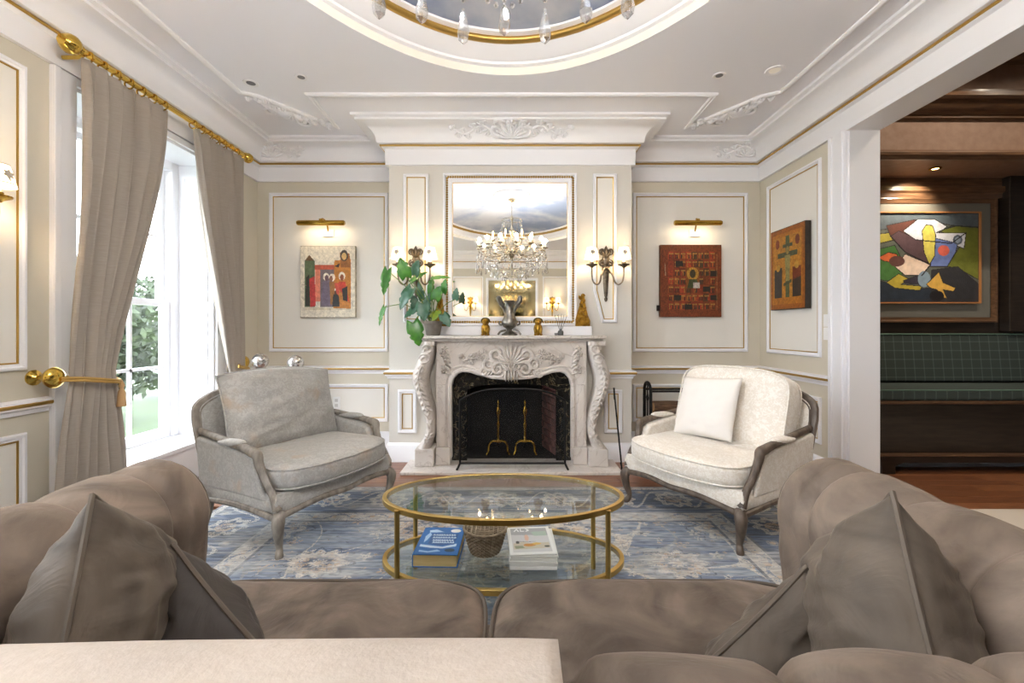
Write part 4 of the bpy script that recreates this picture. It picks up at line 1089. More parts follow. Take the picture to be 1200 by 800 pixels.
# ------------------------------------------------------------------ things on the mantel
DM = 3.885
def px(u, v, D=DM): return P(u, v, D)
# pewter urn vase
uv = thing('pewter_vase', 'tall pewter urn with two leaf handles in the middle of the mantel', 'vase', (px(597, 392).x, DM, 1.151))
MB().lathe([(0.0, 0.0), (0.068, 0.0), (0.07, 0.012), (0.05, 0.022), (0.03, 0.035), (0.022, 0.05), (0.03, 0.06), (0.055, 0.075), (0.07, 0.10), (0.068, 0.125), (0.05, 0.165), (0.036, 0.21), (0.032, 0.25), (0.036, 0.285), (0.05, 0.305), (0.046, 0.305), (0.03, 0.28), (0.0, 0.27)], (0, 0, 0), 24).build('body', m_pewter, uv, world=False)
for s in (-1, 1):
    mb = MB().tube(smooth_path([(s * 0.04, 0, 0.20), (s * 0.055, 0, 0.25), (s * 0.085, 0, 0.285), (s * 0.10, 0, 0.325), (s * 0.085, 0, 0.335), (s * 0.07, 0, 0.30), (s * 0.045, 0, 0.27)], 5), lerp_list([0.01, 0.014, 0.016, 0.009, 0.008], 31), 8)
    mb.build('handle', m_pewter, uv, world=False)
    MB().tube(smooth_path([(s * 0.065, 0, 0.09), (s * 0.09, 0, 0.10), (s * 0.085, 0, 0.125)], 4), 0.007, 6).build('lug', m_pewter, uv, world=False)
    MB().tube(smooth_path([(s * 0.03, -0.02, 0.045), (s * 0.075, -0.03, 0.035), (s * 0.10, -0.035, 0.006)], 4), 0.009, 6).build('foot', m_pewter, uv, world=False)
# seated gilt guardian figures
def guardian(u, label):
    t = thing('guardian_figurine', label, 'figurine', (px(u, 392).x, DM - 0.01, 1.151))
    mb = MB().ell((0, 0.012, 0.055), (0.040, 0.036, 0.056)); mb.ell((-0.022, -0.014, 0.032), (0.014, 0.016, 0.034)); mb.ell((0.022, -0.014, 0.032), (0.014, 0.016, 0.034))
    mb.ell((-0.024, -0.026, 0.008), (0.015, 0.02, 0.009)); mb.ell((0.024, -0.026, 0.008), (0.015, 0.02, 0.009))
    mb.build('body', m_gold, t, world=False)
    mb = MB().ell((0, -0.008, 0.118), (0.032, 0.032, 0.030), None, 12, 8); mb.ell((0, -0.036, 0.108), (0.016, 0.014, 0.012))
    for s in (-1, 1): mb.ell((s * 0.012, -0.036, 0.124), (0.006, 0.005, 0.006))
    mb.build('head', m_gold, t, world=False)
    mb = MB().ell((0, 0.006, 0.128), (0.038, 0.026, 0.028), None, 12, 8)
    for k in range(9):
        a = PI * k / 8; mb.ell((0.034 * math.cos(a), -0.004, 0.125 + 0.024 * math.sin(a)), (0.009, 0.010, 0.009))
    mb.build('mane', M_('bronze_mane', (90, 76, 34), 0.4, 0.8), t, world=False)
guardian(569, 'gilt seated guardian lion figurine between the plant and the pewter vase')
guardian(630.5, 'gilt seated guardian lion figurine beside the reed diffuser')
# reed diffuser
rd = thing('reed_diffuser', 'small glass reed diffuser with dark sticks on the mantel', 'diffuser', (px(657, 392).x, DM, 1.151))
MB().lathe([(0, 0), (0.024, 0.0), (0.026, 0.03), (0.02, 0.042), (0.012, 0.046), (0.012, 0.056), (0.0, 0.056)], (0, 0, 0), 14).build('bottle', M_('dark_bottle', (74, 74, 72), 0.15), rd, world=False)
mb = MB()
for k, (dx, dy) in enumerate(((-0.05, 0.01), (-0.02, 0.02), (0.005, -0.02), (0.03, 0.015), (0.055, 0.0))): mb.tube([(0, 0, 0.02), (dx, dy, 0.19 - abs(dx) * 0.3)], 0.0018, 5)
mb.build('reeds', M_('reeds', (60, 54, 48), 0.8), rd, world=False)
mw = thing('glass_tealight', 'tiny clear glass tealight cup next to the reed diffuser', 'candle cup', (px(651.5, 392).x, DM - 0.02, 1.151))
MB().lathe([(0, 0), (0.013, 0.0), (0.015, 0.022), (0.012, 0.022), (0.010, 0.004), (0, 0.004)], (0, 0, 0), 12).build('cup', M_('smoky_cup', (120, 118, 116), 0.2), mw, world=False)
MB().lathe([(0, 0.004), (0.0095, 0.004), (0.0095, 0.014), (0, 0.014)], (0, 0, 0), 10).build('wax', m_candle, mw, world=False)
# gilded carvings leaning on the plinth
def gilt_carving(u, label):
    x = px(u, 380, 4.0).x; t = thing('gilded_carving', label, 'carving', (x, 4.0, 1.233))
    mb = MB(); fz = lambda a, b, h: (a, -0.002 - h, b)
    outl = [(-0.065, 0), (0.065, 0), (0.066, 0.05), (0.045, 0.10), (0.03, 0.16), (0.02, 0.22), (0.012, 0.28), (-0.004, 0.295), (-0.012, 0.25), (-0.03, 0.19), (-0.05, 0.12), (-0.066, 0.06)]
    MB().prism(outl, -0.002, 0.014, lambda a, b, d: (a, d, b)).build('backing', m_gold, t, world=False)
    curl(mb, fz, 0.02, 0.045, 0.042, 1.8, PI / 2, 1, 0.022, 0.02); curl(mb, fz, -0.035, 0.05, 0.03, 1.5, 0, -1, 0.018, 0.018)
    for k in range(6): petal(mb, fz, 0.01 - 0.004 * k, 0.06 + 0.035 * k, PI / 2 + (0.6 if k % 2 else -0.6), 0.05, 0.014, 0.02)
    curl(mb, fz, 0.0, 0.27, 0.018, 1.4, 0, 1, 0.012, 0.016)
    mb.build('leaf_scroll', m_gold, t, world=False)
gilt_carving(683, 'gilded carved leaf scroll on the plinth beside the reed diffuser')
gilt_carving(516, 'gilded carved leaf scroll on the plinth half hidden by the plant')

# ------------------------------------------------------------------ plant
pot = thing('potted_plant', 'leafy green split-leaf plant in a grey clay pot on the mantel', 'plant', (px(508, 392).x, 3.87, 1.151))
pc = pot.location
MB().lathe([(0, 0), (0.055, 0), (0.062, 0.01), (0.078, 0.10), (0.086, 0.104), (0.086, 0.125), (0.076, 0.125), (0.072, 0.10), (0, 0.098)], (0, 0, 0), 24).build('pot', m_pot, pot, world=False)
MB().lathe([(0, 0.099), (0.0715, 0.099), (0, 0.108)], (0, 0, 0), 18).build('soil', M_('soil', (58, 44, 34), 0.95), pot, world=False)
def leaf(base, tip_dir, normal, ln, w, mat, droop=0.25, notch=True):
    d = Vector(tip_dir).normalized(); nrm = Vector(normal); nrm = (nrm - d * nrm.dot(d)).normalized(); sd = d.cross(nrm)
    vs = []; fs = []; nL = 12
    for i in range(nL + 1):
        t = i / nL
        ww = w * (math.sin(PI * min(1.0, 0.16 + t * 0.84)) ** 0.75) * (1 - 0.25 * t)
        if notch and 0.25 < t < 0.9 and i % 3 == 0: ww *= 0.72
        bk_ = -0.18 * ln * (1 - t) ** 6
        c = Vector(base) + d * (ln * t) - nrm * (droop * ln * t * t)
        for q in (-1, -0.5, 0, 0.5, 1):
            vs.append(c + sd * (ww * q) + nrm * (0.12 * w * abs(q)) + d * (bk_ * abs(q)))
    for i in range(nL):
        for j in range(4): fs.append((i * 5 + j, i * 5 + j + 1, i * 5 + j + 6, i * 5 + j + 5))
    o = MB().add(vs, fs).build('leaf', mat, pot, recalc=False)
    s_ = o.modifiers.new('thick', 'SOLIDIFY'); s_.thickness = 0.0012
    return o
LV = [  # u, v of the leaf centre, depth, length, half width, direction (image), material
    (472, 313, 3.80, .17, .055, (-.3, 1, 0), 0), (487, 313, 3.83, .13, .05, (.2, 1, 0), 1), (451, 330, 3.78, .21, .04, (-.15, -1, 0), 0), (446, 370, 3.80, .16, .022, (-.35, -1, 0), 0),
    (474, 349, 3.76, .20, .055, (-.5, -.8, 0), 1), (512, 343, 3.84, .12, .05, (.3, .9, 0), 0), (520, 335, 3.86, .12, .035, (.1, 1, 0), 0), (534, 344, 3.80, .10, .03, (.1, 1, 0), 1),
    (523, 375, 3.76, .12, .045, (.5, -.7, 0), 1), (488, 391, 3.72, .20, .065, (.35, -1, 0), 0), (496, 365, 3.78, .15, .06, (.1, -.7, 0), 1), (517, 324, 3.86, .15, .02, (1, .15, 0), 0),
    (490, 323, 3.86, .16, .028, (.8, .6, 0), 0), (486, 354, 3.82, .14, .04, (-.2, .9, 0), 1), (501, 352, 3.86, .16, .035, (.3, .9, 0), 1), (511, 368, 3.80, .10, .04, (.7, .6, 0), 2),
    (480, 366, 3.80, .12, .035, (-.6, -.4, 0), 1), (505, 333, 3.88, .15, .03, (.1, 1, 0), 0), (492, 340, 3.88, .15, .03, (-.2, 1, 0), 1)]
stems = MB(); rnd = random.Random(8)
for (u, v, D, ln, w, dr, k) in LV:
    w *= 1.22; c = P(u, v, D); d = Vector((dr[0], -0.25, dr[1])).normalized(); b_ = c - d * ln * 0.5
    leaf(b_, d, (rnd.uniform(-.3, .3), -1, 0.45 + rnd.uniform(-.1, .3)), ln, w, (m_green, m_greend, m_greeny)[k])
    s0 = pc + Vector((rnd.uniform(-.03, .03), rnd.uniform(-.03, .03), 0.10)); mid = (s0 + b_) / 2 + Vector((0, -0.01, 0.05 if c.z > pc.z + .2 else 0.09))
    stems.tube(smooth_path([s0, mid, b_], 6), 0.0035, 6)
stems.build('stems', m_stem, pot)

# ------------------------------------------------------------------ icons
def icon(name, label, w, h, th, loc, rotz, ops, base, edge_col, nx=130, dark=1.0, jit=0.22):
    t = thing(name, label, 'icon', loc, rotz)
    ny = int(nx * h / w)
    A = canvas(nx, ny, ops, base) * dark
    jr = np.random.RandomState(int(w * 1000)); J = np.kron(jr.rand(ny // 3 + 1, nx // 2 + 1), np.ones((3, 2)))[:ny, :nx]
    A = A * (1 + jit * (J - 0.48))[..., None]
    MB().box(-w / 2, w / 2, -th, 0, -h / 2, h / 2).build('board', M_(name + '_board', edge_col, 0.7, col2=tuple(int(c * .75) for c in edge_col), scale=20), t, smooth=False, bevel=0.003, world=False)
    paint_mesh('painted_face', A, lambda u, v: ((u - 0.5) * w * 0.985, -th - 0.001, (0.5 - v) * h * 0.985), m_icon, t, world=False)
    return t
def saint(x, y, s, robe, halo=(226, 196, 120)):
    return [('e', x, y, .045 * s, .05 * s, halo), ('p', [(x - .05 * s, y + .3 * s), (x - .04 * s, y + .06 * s), (x + .04 * s, y + .06 * s), (x + .05 * s, y + .3 * s)], robe), ('e', x, y + .01 * s, .022 * s, .03 * s, (150, 108, 76))]
ops = [('p', [(.08, .2), (.26, .2), (.27, .86), (.08, .86)], (96, 112, 80)), ('p', [(.08, .2), (.16, .12), (.25, .2)], (110, 84, 60)), ('p', [(.1, .44), (.16, .4), (.17, .84), (.09, .84)], (50, 52, 44)),
       ('p', [(.26, .26), (.66, .26), (.66, .33), (.26, .33)], (196, 92, 66)), ('p', [(.27, .33), (.36, .33), (.36, .78), (.27, .78)], (226, 136, 108)),
       ('p', [(.36, .33), (.62, .33), (.62, .86), (.36, .86)], (120, 108, 112)), ('p', [(.62, .2), (.92, .18), (.92, .88), (.6, .88)], (190, 124, 52)),
       ('p', [(.72, .08), (.9, .1), (.92, .3), (.74, .3)], (150, 96, 48)), ('e', .8, .13, .07, .08, (66, 58, 50)), ('e', .8, .14, .045, .05, (206, 170, 110)),
       ('p', [(.16, .46), (.26, .42), (.28, .84), (.18, .86)], (190, 62, 58)), ('p', [(.62, .28), (.72, .24), (.7, .3)], (44, 36, 34)),
       ('e', .47, .43, .055, .055, (240, 232, 216)), ('e', .58, .44, .055, .055, (240, 232, 216)), ('e', .76, .42, .06, .06, (240, 232, 216)), ('e', .64, .64, .045, .045, (240, 232, 216)),
       ('e', .48, .45, .035, .045, (110, 84, 92)), ('e', .56, .46, .03, .045, (140, 96, 74)), ('e', .76, .44, .035, .045, (150, 84, 48)), ('e', .64, .66, .03, .035, (92, 66, 48)),
       ('p', [(.4, .5), (.52, .48), (.56, .84), (.38, .84)], (112, 100, 118)), ('p', [(.53, .5), (.62, .5), (.62, .82), (.55, .82)], (160, 110, 60)), ('p', [(.7, .5), (.82, .5), (.9, .8), (.7, .6)], (196, 64, 46)),
       ('p', [(.6, .68), (.7, .68), (.72, .85), (.58, .85)], (56, 58, 58)), ('p', [(.76, .6), (.86, .56), (.86, .78), (.78, .76)], (50, 46, 44)), ('p', [(.62, .52), (.72, .52), (.7, .7), (.66, .66)], (196, 80, 60)),
       ('p', [(.08, .86), (.92, .88), (.92, .9), (.08, .9)], (206, 196, 170)), ('l', [(.02, .54), (.1, .55)], .004, (170, 150, 130))]
c = P(384, 330, 4.45)
icon('saints_icon', 'pale-bordered painted icon of robed figures under the left picture light', 0.555, 0.72, 0.035, (c.x, DB - 0.012, c.z), 0, ops, (222, 214, 196), (186, 172, 148))
rnd = random.Random(4); ops = []
for r in range(7):
    for q in range(8):
        x0, y0 = .12 + q * .098, .09 + r * .118
        col = rnd.choice([(150, 58, 30), (176, 66, 34), (132, 66, 30), (160, 84, 38), (120, 50, 28), (96, 62, 34)])
        ops.append(('p', [(x0, y0), (x0 + .088, y0), (x0 + .088, y0 + .108), (x0, y0 + .108)], col))
        if rnd.random() < 0.9:
            for k in range(3):
                xx = x0 + .018 + .026 * k; rc = rnd.choice([(190, 74, 38), (70, 62, 44), (180, 118, 50), (90, 40, 26), (52, 58, 46)])
                ops.append(('p', [(xx, y0 + .10), (xx + .003, y0 + .04), (xx + .017, y0 + .04), (xx + .02, y0 + .10)], rc)); ops.append(('e', xx + .01, y0 + .03, .011, .012, (190, 146, 70)))
for (x, y) in ((.25, .22), (.82, .36), (.70, .58), (.82, .70), (.40, .83), (.22, .70)): ops.append(('p', [(x, y), (x + .12, y), (x + .12, y + .075), (x, y + .075)], (44, 42, 34)))
ops += [('p', [(.42, .31), (.64, .31), (.64, .60), (.42, .60)], (150, 92, 34)), ('e', .53, .40, .10, .09, (206, 154, 58)), ('e', .53, .40, .05, .06, (72, 62, 38)), ('p', [(.44, .60), (.47, .48), (.6, .48), (.62, .60)], (76, 84, 50)), ('p', [(.54, .52), (.65, .52), (.65, .60), (.54, .60)], (216, 206, 196)),
        ('p', [(0, 0), (1, 0), (1, .05), (0, .05)], (128, 68, 30)), ('l', [(.93, .12), (.93, .9)], .004, (190, 140, 90)), ('l', [(.07, .26), (.08, .42)], .006, (206, 176, 140))]
c = P(809.5, 329, 4.45)
t = icon('scenes_icon', 'dark red-brown wooden icon of many small painted scenes around a gilded figure', 0.615, 0.725, 0.04, (c.x, DB - 0.012, c.z), 0, ops, (138, 66, 32), (112, 62, 28), 150, 0.66, 0.6)
MB().box(-0.335, -0.31, -0.045, -0.012, -0.30, -0.245).build('batten_end', m_black, t, world=False, smooth=False)
ops = [('p', [(.06, .06), (.94, .06), (.94, .94), (.06, .94)], (196, 122, 30)), ('p', [(.1, .1), (.9, .1), (.9, .86), (.1, .86)], (206, 140, 44)),
       ('p', [(.46, .1), (.58, .1), (.58, .86), (.46, .86)], (92, 100, 62)), ('p', [(.22, .30), (.8, .30), (.8, .36), (.22, .36)], (78, 84, 56)), ('p', [(.38, .2), (.66, .2), (.66, .24), (.38, .24)], (78, 84, 56)), ('p', [(.40, .68), (.64, .64), (.64, .68), (.40, .72)], (78, 84, 56)),
       ('p', [(.44, .34), (.6, .34), (.58, .66), (.47, .66)], (158, 150, 92)), ('e', .52, .28, .05, .05, (150, 130, 70)), ('p', [(.12, .5), (.36, .48), (.36, .86), (.12, .86)], (70, 64, 58)), ('p', [(.66, .5), (.9, .5), (.9, .86), (.66, .86)], (132, 62, 36)),
       ('p', [(.66, .66), (.9, .62), (.9, .86), (.66, .86)], (66, 52, 40)), ('e', .22, .18, .06, .06, (146, 66, 36)), ('e', .8, .18, .06, .06, (126, 50, 30)), ('e', .24, .48, .06, .045, (212, 160, 60)), ('e', .78, .48, .06, .045, (212, 160, 60))]
cd = (3.705 + 4.215) / 2
icon('cross_icon', 'honey gold wooden icon of a cross on the right wall panel', 0.50, 0.735, 0.05, (XR - 0.012, cd, 1.75), R(-90), ops, (170, 96, 24), (58, 48, 38), 130, 0.68, 0.45)

# ------------------------------------------------------------------ picture lights
def picture_light(u, label):
    c = P(u, 261, 4.36); x = c.x; z = c.z
    t = thing('picture_light', label, 'picture light', (x, DB - 0.012, z))
    MB().lathe([(0.0, -0.235), (0.02, -0.234), (0.026, -0.22), (0.026, 0.22), (0.02, 0.234), (0.0, 0.235)], (x, 4.36, z), 16, 'x').build('brass_tube', m_brass, t)
    MB().tube(smooth_path([(x, 4.36, z + 0.02), (x, 4.40, z + 0.05), (x + 0.02, 4.45, z + 0.02), (x + 0.02, 4.482, z - 0.06)], 5), 0.008, 8).lathe([(0, -0.01), (0.018, -0.008), (0.018, 0.01), (0, 0.012)], (x, 4.36, z + 0.028), 10).build('arm', m_brass, t)
    MB().box(x - 0.035, x + 0.075, 4.478, 4.488, z - 0.11, z - 0.04).build('wall_plate', m_plastic, t, smooth=False, bevel=0.003)
    d = bpy.data.lights.new('picture_glow', 'AREA'); d.shape = 'RECTANGLE'; d.size = 0.40; d.size_y = 0.03; d.energy = PICT_W; d.color = (1, 0.78, 0.5)
    o = bpy.data.objects.new('picture_glow', d); C.objects.link(o); o.parent = t; o.location = Vector((x, 4.365, z - 0.03)) - t.location; o.rotation_euler = (R(35), 0, 0)
picture_light(376, 'brass picture light above the pale-bordered icon')
picture_light(818, 'brass picture light above the dark red-brown icon')

# ------------------------------------------------------------------ switch plate, outlet, ceiling fittings
sw = thing('light_switch', 'white double light switch plate beside the cased opening', 'light switch', (XR, 3.535, 1.21))
for z in (1.12, 1.225):
    MB().box(XR - 0.008, XR - 0.0005, 3.498, 3.572, z, z + 0.10).build('plate', m_plastic, sw, smooth=False, bevel=0.003)
    MB().box(XR - 0.012, XR - 0.008, 3.52, 3.55, z + 0.03, z + 0.07).build('rocker', m_plastic, sw, smooth=False, bevel=0.002)
c = P(394, 472, 4.48)
ol = thing('wall_outlet', 'white electrical outlet on the alcove wainscot behind the grey chair', 'outlet', (c.x, DB, c.z))
MB().box(c.x - 0.036, c.x + 0.036, DB - 0.013, DB - 0.0045, c.z - 0.06, c.z + 0.06).build('plate', m_plastic, ol, smooth=False, bevel=0.003)
for z in (-0.025, 0.025): MB().box(c.x - 0.016, c.x + 0.016, DB - 0.017, DB - 0.013, c.z + z - 0.015, c.z + z + 0.015).build('socket', M_('socket_grey', (206, 204, 200), 0.4), ol, smooth=False, bevel=0.003)
def downlight(u, v, r, label, lit, nm='downlight'):
    D = (ZC - CH) * FPX / (CV - v); x = (u - CU) * D / FPX
    t = thing(nm, label, 'downlight' if nm == 'downlight' else 'speaker', (x, D, ZC))
    MB().lathe([(r * 0.55, ZC + 0.0), (r * 0.6, ZC - 0.005), (r * 0.95, ZC - 0.008), (r, ZC - 0.001)], (x, D, 0), 28).build('trim_ring', m_white, t)
    MB().lathe([(0, ZC - 0.0035), (r * 0.58, ZC - 0.004), (r * 0.56, ZC - 0.001)], (x, D, 0), 24).build('aperture', m_lens if lit == 2 else M_('grey_aperture', (120, 120, 124), 0.5), t)
    if lit and DOWN_W > 0: lamp('ceiling_spot_beam', 'SPOT', (x, D, ZC - 0.02), DOWN_W, (1, 0.9, 0.76), 0.05, t, None, R(120), 0.9)
m_lens = M_('lens', (250, 246, 236), 0.4, emit=(255, 244, 224), estr=0.05)
downlight(294, 97, 0.055, 'round white downlight in the ceiling corner by the curtain rod', 1)
downlight(353, 90, 0.045, 'small white disc fitting in the ceiling near the curtain rod corner', False)
downlight(843, 88, 0.045, 'small white disc fitting in the ceiling above the cream chair corner', False)
downlight(908, 82, 0.065, 'round white downlight in the ceiling corner over the opening', 2)
# ------------------------------------------------------------------ rug
RX0, RX1, RY0, RY1 = -1.98, 1.82, 0.40, 3.36
nx, ny = 640, 500
X, Y = np.meshgrid(RX0 + (np.arange(nx) + .5) / nx * (RX1 - RX0), RY0 + (np.arange(ny) + .5) / ny * (RY1 - RY0))
cx, cy = (RX0 + RX1) / 2, (RY0 + RY1) / 2
U, V = X - cx, Y - cy
rs = np.random.RandomState(3)
def fnoise(shape, sy, sx, seed):
    r_ = np.random.RandomState(seed); a = r_.rand(int(shape[0] / sy) + 3, int(shape[1] / sx) + 3)
    yy = np.linspace(0, a.shape[0] - 2.001, shape[0]); xx = np.linspace(0, a.shape[1] - 2.001, shape[1])
    yi, xi = yy.astype(int), xx.astype(int); fy, fx_ = (yy - yi)[:, None], (xx - xi)[None]
    fy = fy * fy * (3 - 2 * fy); fx_ = fx_ * fx_ * (3 - 2 * fx_)
    return a[yi][:, xi] * (1 - fy) * (1 - fx_) + a[yi][:, xi + 1] * (1 - fy) * fx_ + a[yi + 1][:, xi] * fy * (1 - fx_) + a[yi + 1][:, xi + 1] * fy * fx_
streak = 0.6 * fnoise(X.shape, 3, 60, 1) + 0.4 * fnoise(X.shape, 8, 120, 2)
fine = fnoise(X.shape, 1.5, 5, 6)
blot = fnoise(X.shape, 30, 40, 4)
def L3(c): return np.array(lin(c))
hw, hh = (RX1 - RX0) / 2, (RY1 - RY0) / 2
edge = np.minimum(hw - np.abs(U), hh - np.abs(V))          # distance from the rug's edge
blue = L3((88, 103, 128)); blue2 = L3((132, 142, 154)); navy = L3((60, 69, 86)); cream = L3((194, 186, 173)); tan = L3((178, 154, 128)); grey = L3((142, 142, 140))
st_ = np.clip((streak - 0.25) / 0.5, 0, 1)[..., None]
A = blue * (1 - st_) + blue2 * st_
bord = (edge < 0.46)
A[bord] = (navy * (1 - st_) + blue * st_)[bord]
def put(mask, col, k=1.0):
    m_ = mask & (rs.rand(*mask.shape) < k); A[m_] = A[m_] * 0.2 + col * 0.8
# vines and flowers in the field
def field_coord(per_x, per_y, ox=0.0, oy=0.0):
    return (np.mod(U + ox + per_x / 2, per_x) - per_x / 2), (np.mod(V + oy + per_y / 2, per_y) - per_y / 2)
inside = edge > 0.60
for (pxx, pyy, ox, oy, r0) in ((0.92, 0.78, 0.46, 0.0, 0.17), (0.92, 0.78, 0.0, 0.39, 0.12)):
    a_, b_ = field_coord(pxx, pyy, ox, oy); rr = np.hypot(a_, b_ * 1.15); th = np.arctan2(b_, a_)
    wav = r0 * (1 + 0.16 * np.cos(th * 10))
    put(inside & (np.abs(rr - wav) < 0.022), cream, .85); put(inside & (np.abs(rr - wav * 0.72) < 0.018), tan, .8)
    put(inside & (np.abs(rr - wav * 0.5) < 0.014), navy, .9); put(inside & (rr < wav * 0.34), cream, .8); put(inside & (rr < wav * 0.16), tan, .9)
    put(inside & (np.abs(rr - wav * 1.35) < 0.008), navy, .8)
for (pxx, pyy, ox, oy, r0, col) in ((0.31, 0.26, 0.1, 0.05, 0.04, cream), (0.31, 0.26, 0.25, 0.18, 0.035, tan), (0.23, 0.195, 0.02, 0.12, 0.022, cream), (0.155, 0.13, 0.05, 0.03, 0.014, tan)):
    a_, b_ = field_coord(pxx, pyy, ox, oy); a_ = a_ + 0.02 * np.sin(9 * V); b_ = b_ + 0.02 * np.sin(8 * U)
    rr = np.hypot(a_, b_); th = np.arctan2(b_, a_)
    put(inside & (rr < r0 * (0.75 + 0.35 * np.cos(th * 5))) & (blot > 0.25), col, .85); put(inside & (rr < r0 * 0.3), navy, .7)
for k, (f1, f2) in enumerate(((6.8, 8.1), (8.0, 6.2))):
    g = np.sin(f1 * U + 1.3 * np.sin(f2 * V)) - np.cos(f2 * V + 1.1 * np.sin(f1 * U * 0.7))
    put(inside & (np.abs(g) < 0.05), cream if k else grey, .8)
# guard bands and border
put((edge > 0.46) & (edge < 0.60), cream * 0.92, .92)
gb_ = (edge > 0.485) & (edge < 0.575); t_ = np.where(hw - np.abs(U) < hh - np.abs(V), V, U)
put(gb_ & (np.abs(np.sin(t_ * 26) * 0.035 - (edge - 0.53)) < 0.010), blue, .8); put(gb_ & (np.mod(t_, 0.12) < 0.03) & (np.abs(edge - 0.53) < 0.018), tan, .9)
put((np.abs(edge - 0.465) < 0.008) | (np.abs(edge - 0.595) < 0.008), navy)
mid_b = edge - 0.24; p_ = np.mod(t_ + 0.2, 0.40) - 0.20; rr = np.hypot(p_, mid_b); th = np.arctan2(mid_b, p_)
put(bord & (np.abs(rr - 0.10 * (1 + .15 * np.cos(8 * th))) < 0.022), cream, .85); put(bord & (rr < 0.06), tan, .8); put(bord & (rr < 0.025), navy)
put(bord & (np.abs(mid_b - 0.13 * np.sin(t_ * 2 * PI / 0.4)) < 0.014), cream, .8)
p2 = np.mod(t_, 0.40) - 0.20; r2 = np.hypot(p2, np.abs(mid_b) - 0.13); put(bord & (r2 < 0.035), grey, .9); put(bord & (r2 < 0.015), tan)
put((edge < 0.06) & (edge > 0.02), cream, .8); put(edge < 0.02, navy)
# wear: pale abrash across the pile
wear = np.clip((0.5 * fnoise(X.shape, 2, 26, 9) + 0.5 * blot - 0.42) / 0.28, 0, 1)[..., None] * 0.6
A = A * (1 - wear) + L3((178, 178, 176)) * wear
A *= (0.70 + 0.60 * fine)[..., None]
m_rug = attr_mat('wool_rug', 0.95, bump=0.5, bscale=260, sheen=0.2)
rug = thing('area_rug', 'faded blue and cream oriental rug with floral medallions and a cream guard band', 'rug', (cx, cy, 0.0))
MB().box(RX0, RX1, RY0, RY1, 0.001, 0.011).build('rug_base', M_('rug_backing', (150, 146, 140), 0.95), rug, smooth=False)
paint_mesh('woven_pile', A[::-1], lambda u, v: (RX0 + (RX1 - RX0) * u, RY1 - (RY1 - RY0) * v, 0.012), m_rug, rug)

# ------------------------------------------------------------------ curtain rod, curtains, holdbacks
XRD = -2.455; ZRD = 2.785
rod = thing('curtain_rod', 'long brass curtain rod with ball finials above the window', 'curtain rod', (XRD, 3.28, ZRD))
MB().tube([(XRD, 2.50, ZRD), (XRD, 4.06, ZRD)], 0.017, 12).build('pole', m_rod, rod)
MB().lathe([(0, -0.085), (0.028, -0.082), (0.05, -0.055), (0.054, -0.03), (0.045, -0.005), (0.026, 0.008), (0.03, 0.02), (0.02, 0.03)], (XRD, 2.49, ZRD), 18, 'y').build('ball_finial', m_rod, rod)
MB().lathe([(0.02, -0.02), (0.032, -0.01), (0.026, 0.0), (0.045, 0.03), (0.044, 0.05), (0.02, 0.075), (0.006, 0.10), (0, 0.11)], (XRD, 4.06, ZRD), 18, 'y').build('ball_finial', m_rod, rod)
for y in (2.53, 4.04):
    MB().tube([(XL + 0.012, y, ZRD - 0.03), (XRD - 0.03, y, ZRD - 0.028), (XRD, y, ZRD - 0.014)], 0.011, 8).build('bracket', m_rod, rod)
ring = MB(); ring.tube([(0.031 * math.cos(a), 0, 0.031 * math.sin(a) - 0.011) for a in [2 * PI * k / 16 for k in range(16)]], 0.0055, 6, closed=True)
ring0 = ring.build('ring', m_rod, rod, world=False)
ys = [2.56 + i * 0.092 for i in range(7)] + [3.40 + i * 0.088 for i in range(7)]
for i, y in enumerate(ys):
    o = ring0 if i == 0 else link_copy(ring0, rod); o.location = Vector((XRD, y, ZRD)) - rod.location
def curtain(name, label, top, tie, bot, ztie, nf, seed, x0=XRD, xt=XRD):
    rnd = random.Random(seed); ph = [rnd.uniform(-.5, .5) for _ in range(nf + 3)]
    ZT, ZB = ZRD - 0.035, 0.012
    def fn(u, v):
        z = ZT + (ZB - ZT) * v
        vt = (ZT - ztie) / (ZT - ZB)
        if v < vt: q = v / vt; k = q ** 2.0 * (3 - 2 * q) if q < 1 else 1; k = q * q * (2.2 - 1.2 * q); lo_ = top[0] + (tie[0] - top[0]) * k; hi_ = top[1] + (tie[1] - top[1]) * k; am = 0.046 + 0.04 * q * (1 - q) * 2 - 0.018 * q
        else: q = (v - vt) / (1 - vt); k = 1 - (1 - q) ** 1.8; lo_ = tie[0] + (bot[0] - tie[0]) * k; hi_ = tie[1] + (bot[1] - tie[1]) * k; am = 0.023 + 0.035 * k
        w = u * nf * 2 * PI; i = int(u * nf)
        f = math.sin(w + 0.5 * math.sin(3.1 * v + ph[i % len(ph)]) + 0.6 * u * v)
        f = f * (0.7 + 0.3 * math.cos(w * 0.5 + seed))
        if v < 0.05:                                   # pinch pleats
            f = f * (0.55 + v / 0.05 * 0.45)
        y = lo_ + (hi_ - lo_) * u + 0.012 * math.sin(2 * w) * (1 - v * .4)
        xx = x0 + am * f + 0.012 * math.sin(7 * v + 9 * u)
        if abs(v - vt) < 0.12: xx += 0.02 * (1 - abs(v - vt) / 0.12) * math.cos((u - .5) * PI)
        return (xx + (0.0 if v < vt else 0.01), y, z)
    t = thing(name, label, 'curtain', (x0, (bot[0] + bot[1]) / 2, 0.0), group='curtains at the window')
    o = MB().grid(fn, nf * 16 + 1, 70).build('drape', m_curt, t, recalc=False, ang=80)
    s_ = o.modifiers.new('thick', 'SOLIDIFY'); s_.thickness = 0.004
    return t, fn
c1, f1 = curtain('window_curtain', 'taupe silk curtain tied back on the near side of the window beside the brass sconce', (2.52, 3.14), (2.445, 2.70), (2.33, 2.78), 0.93, 6, 1)
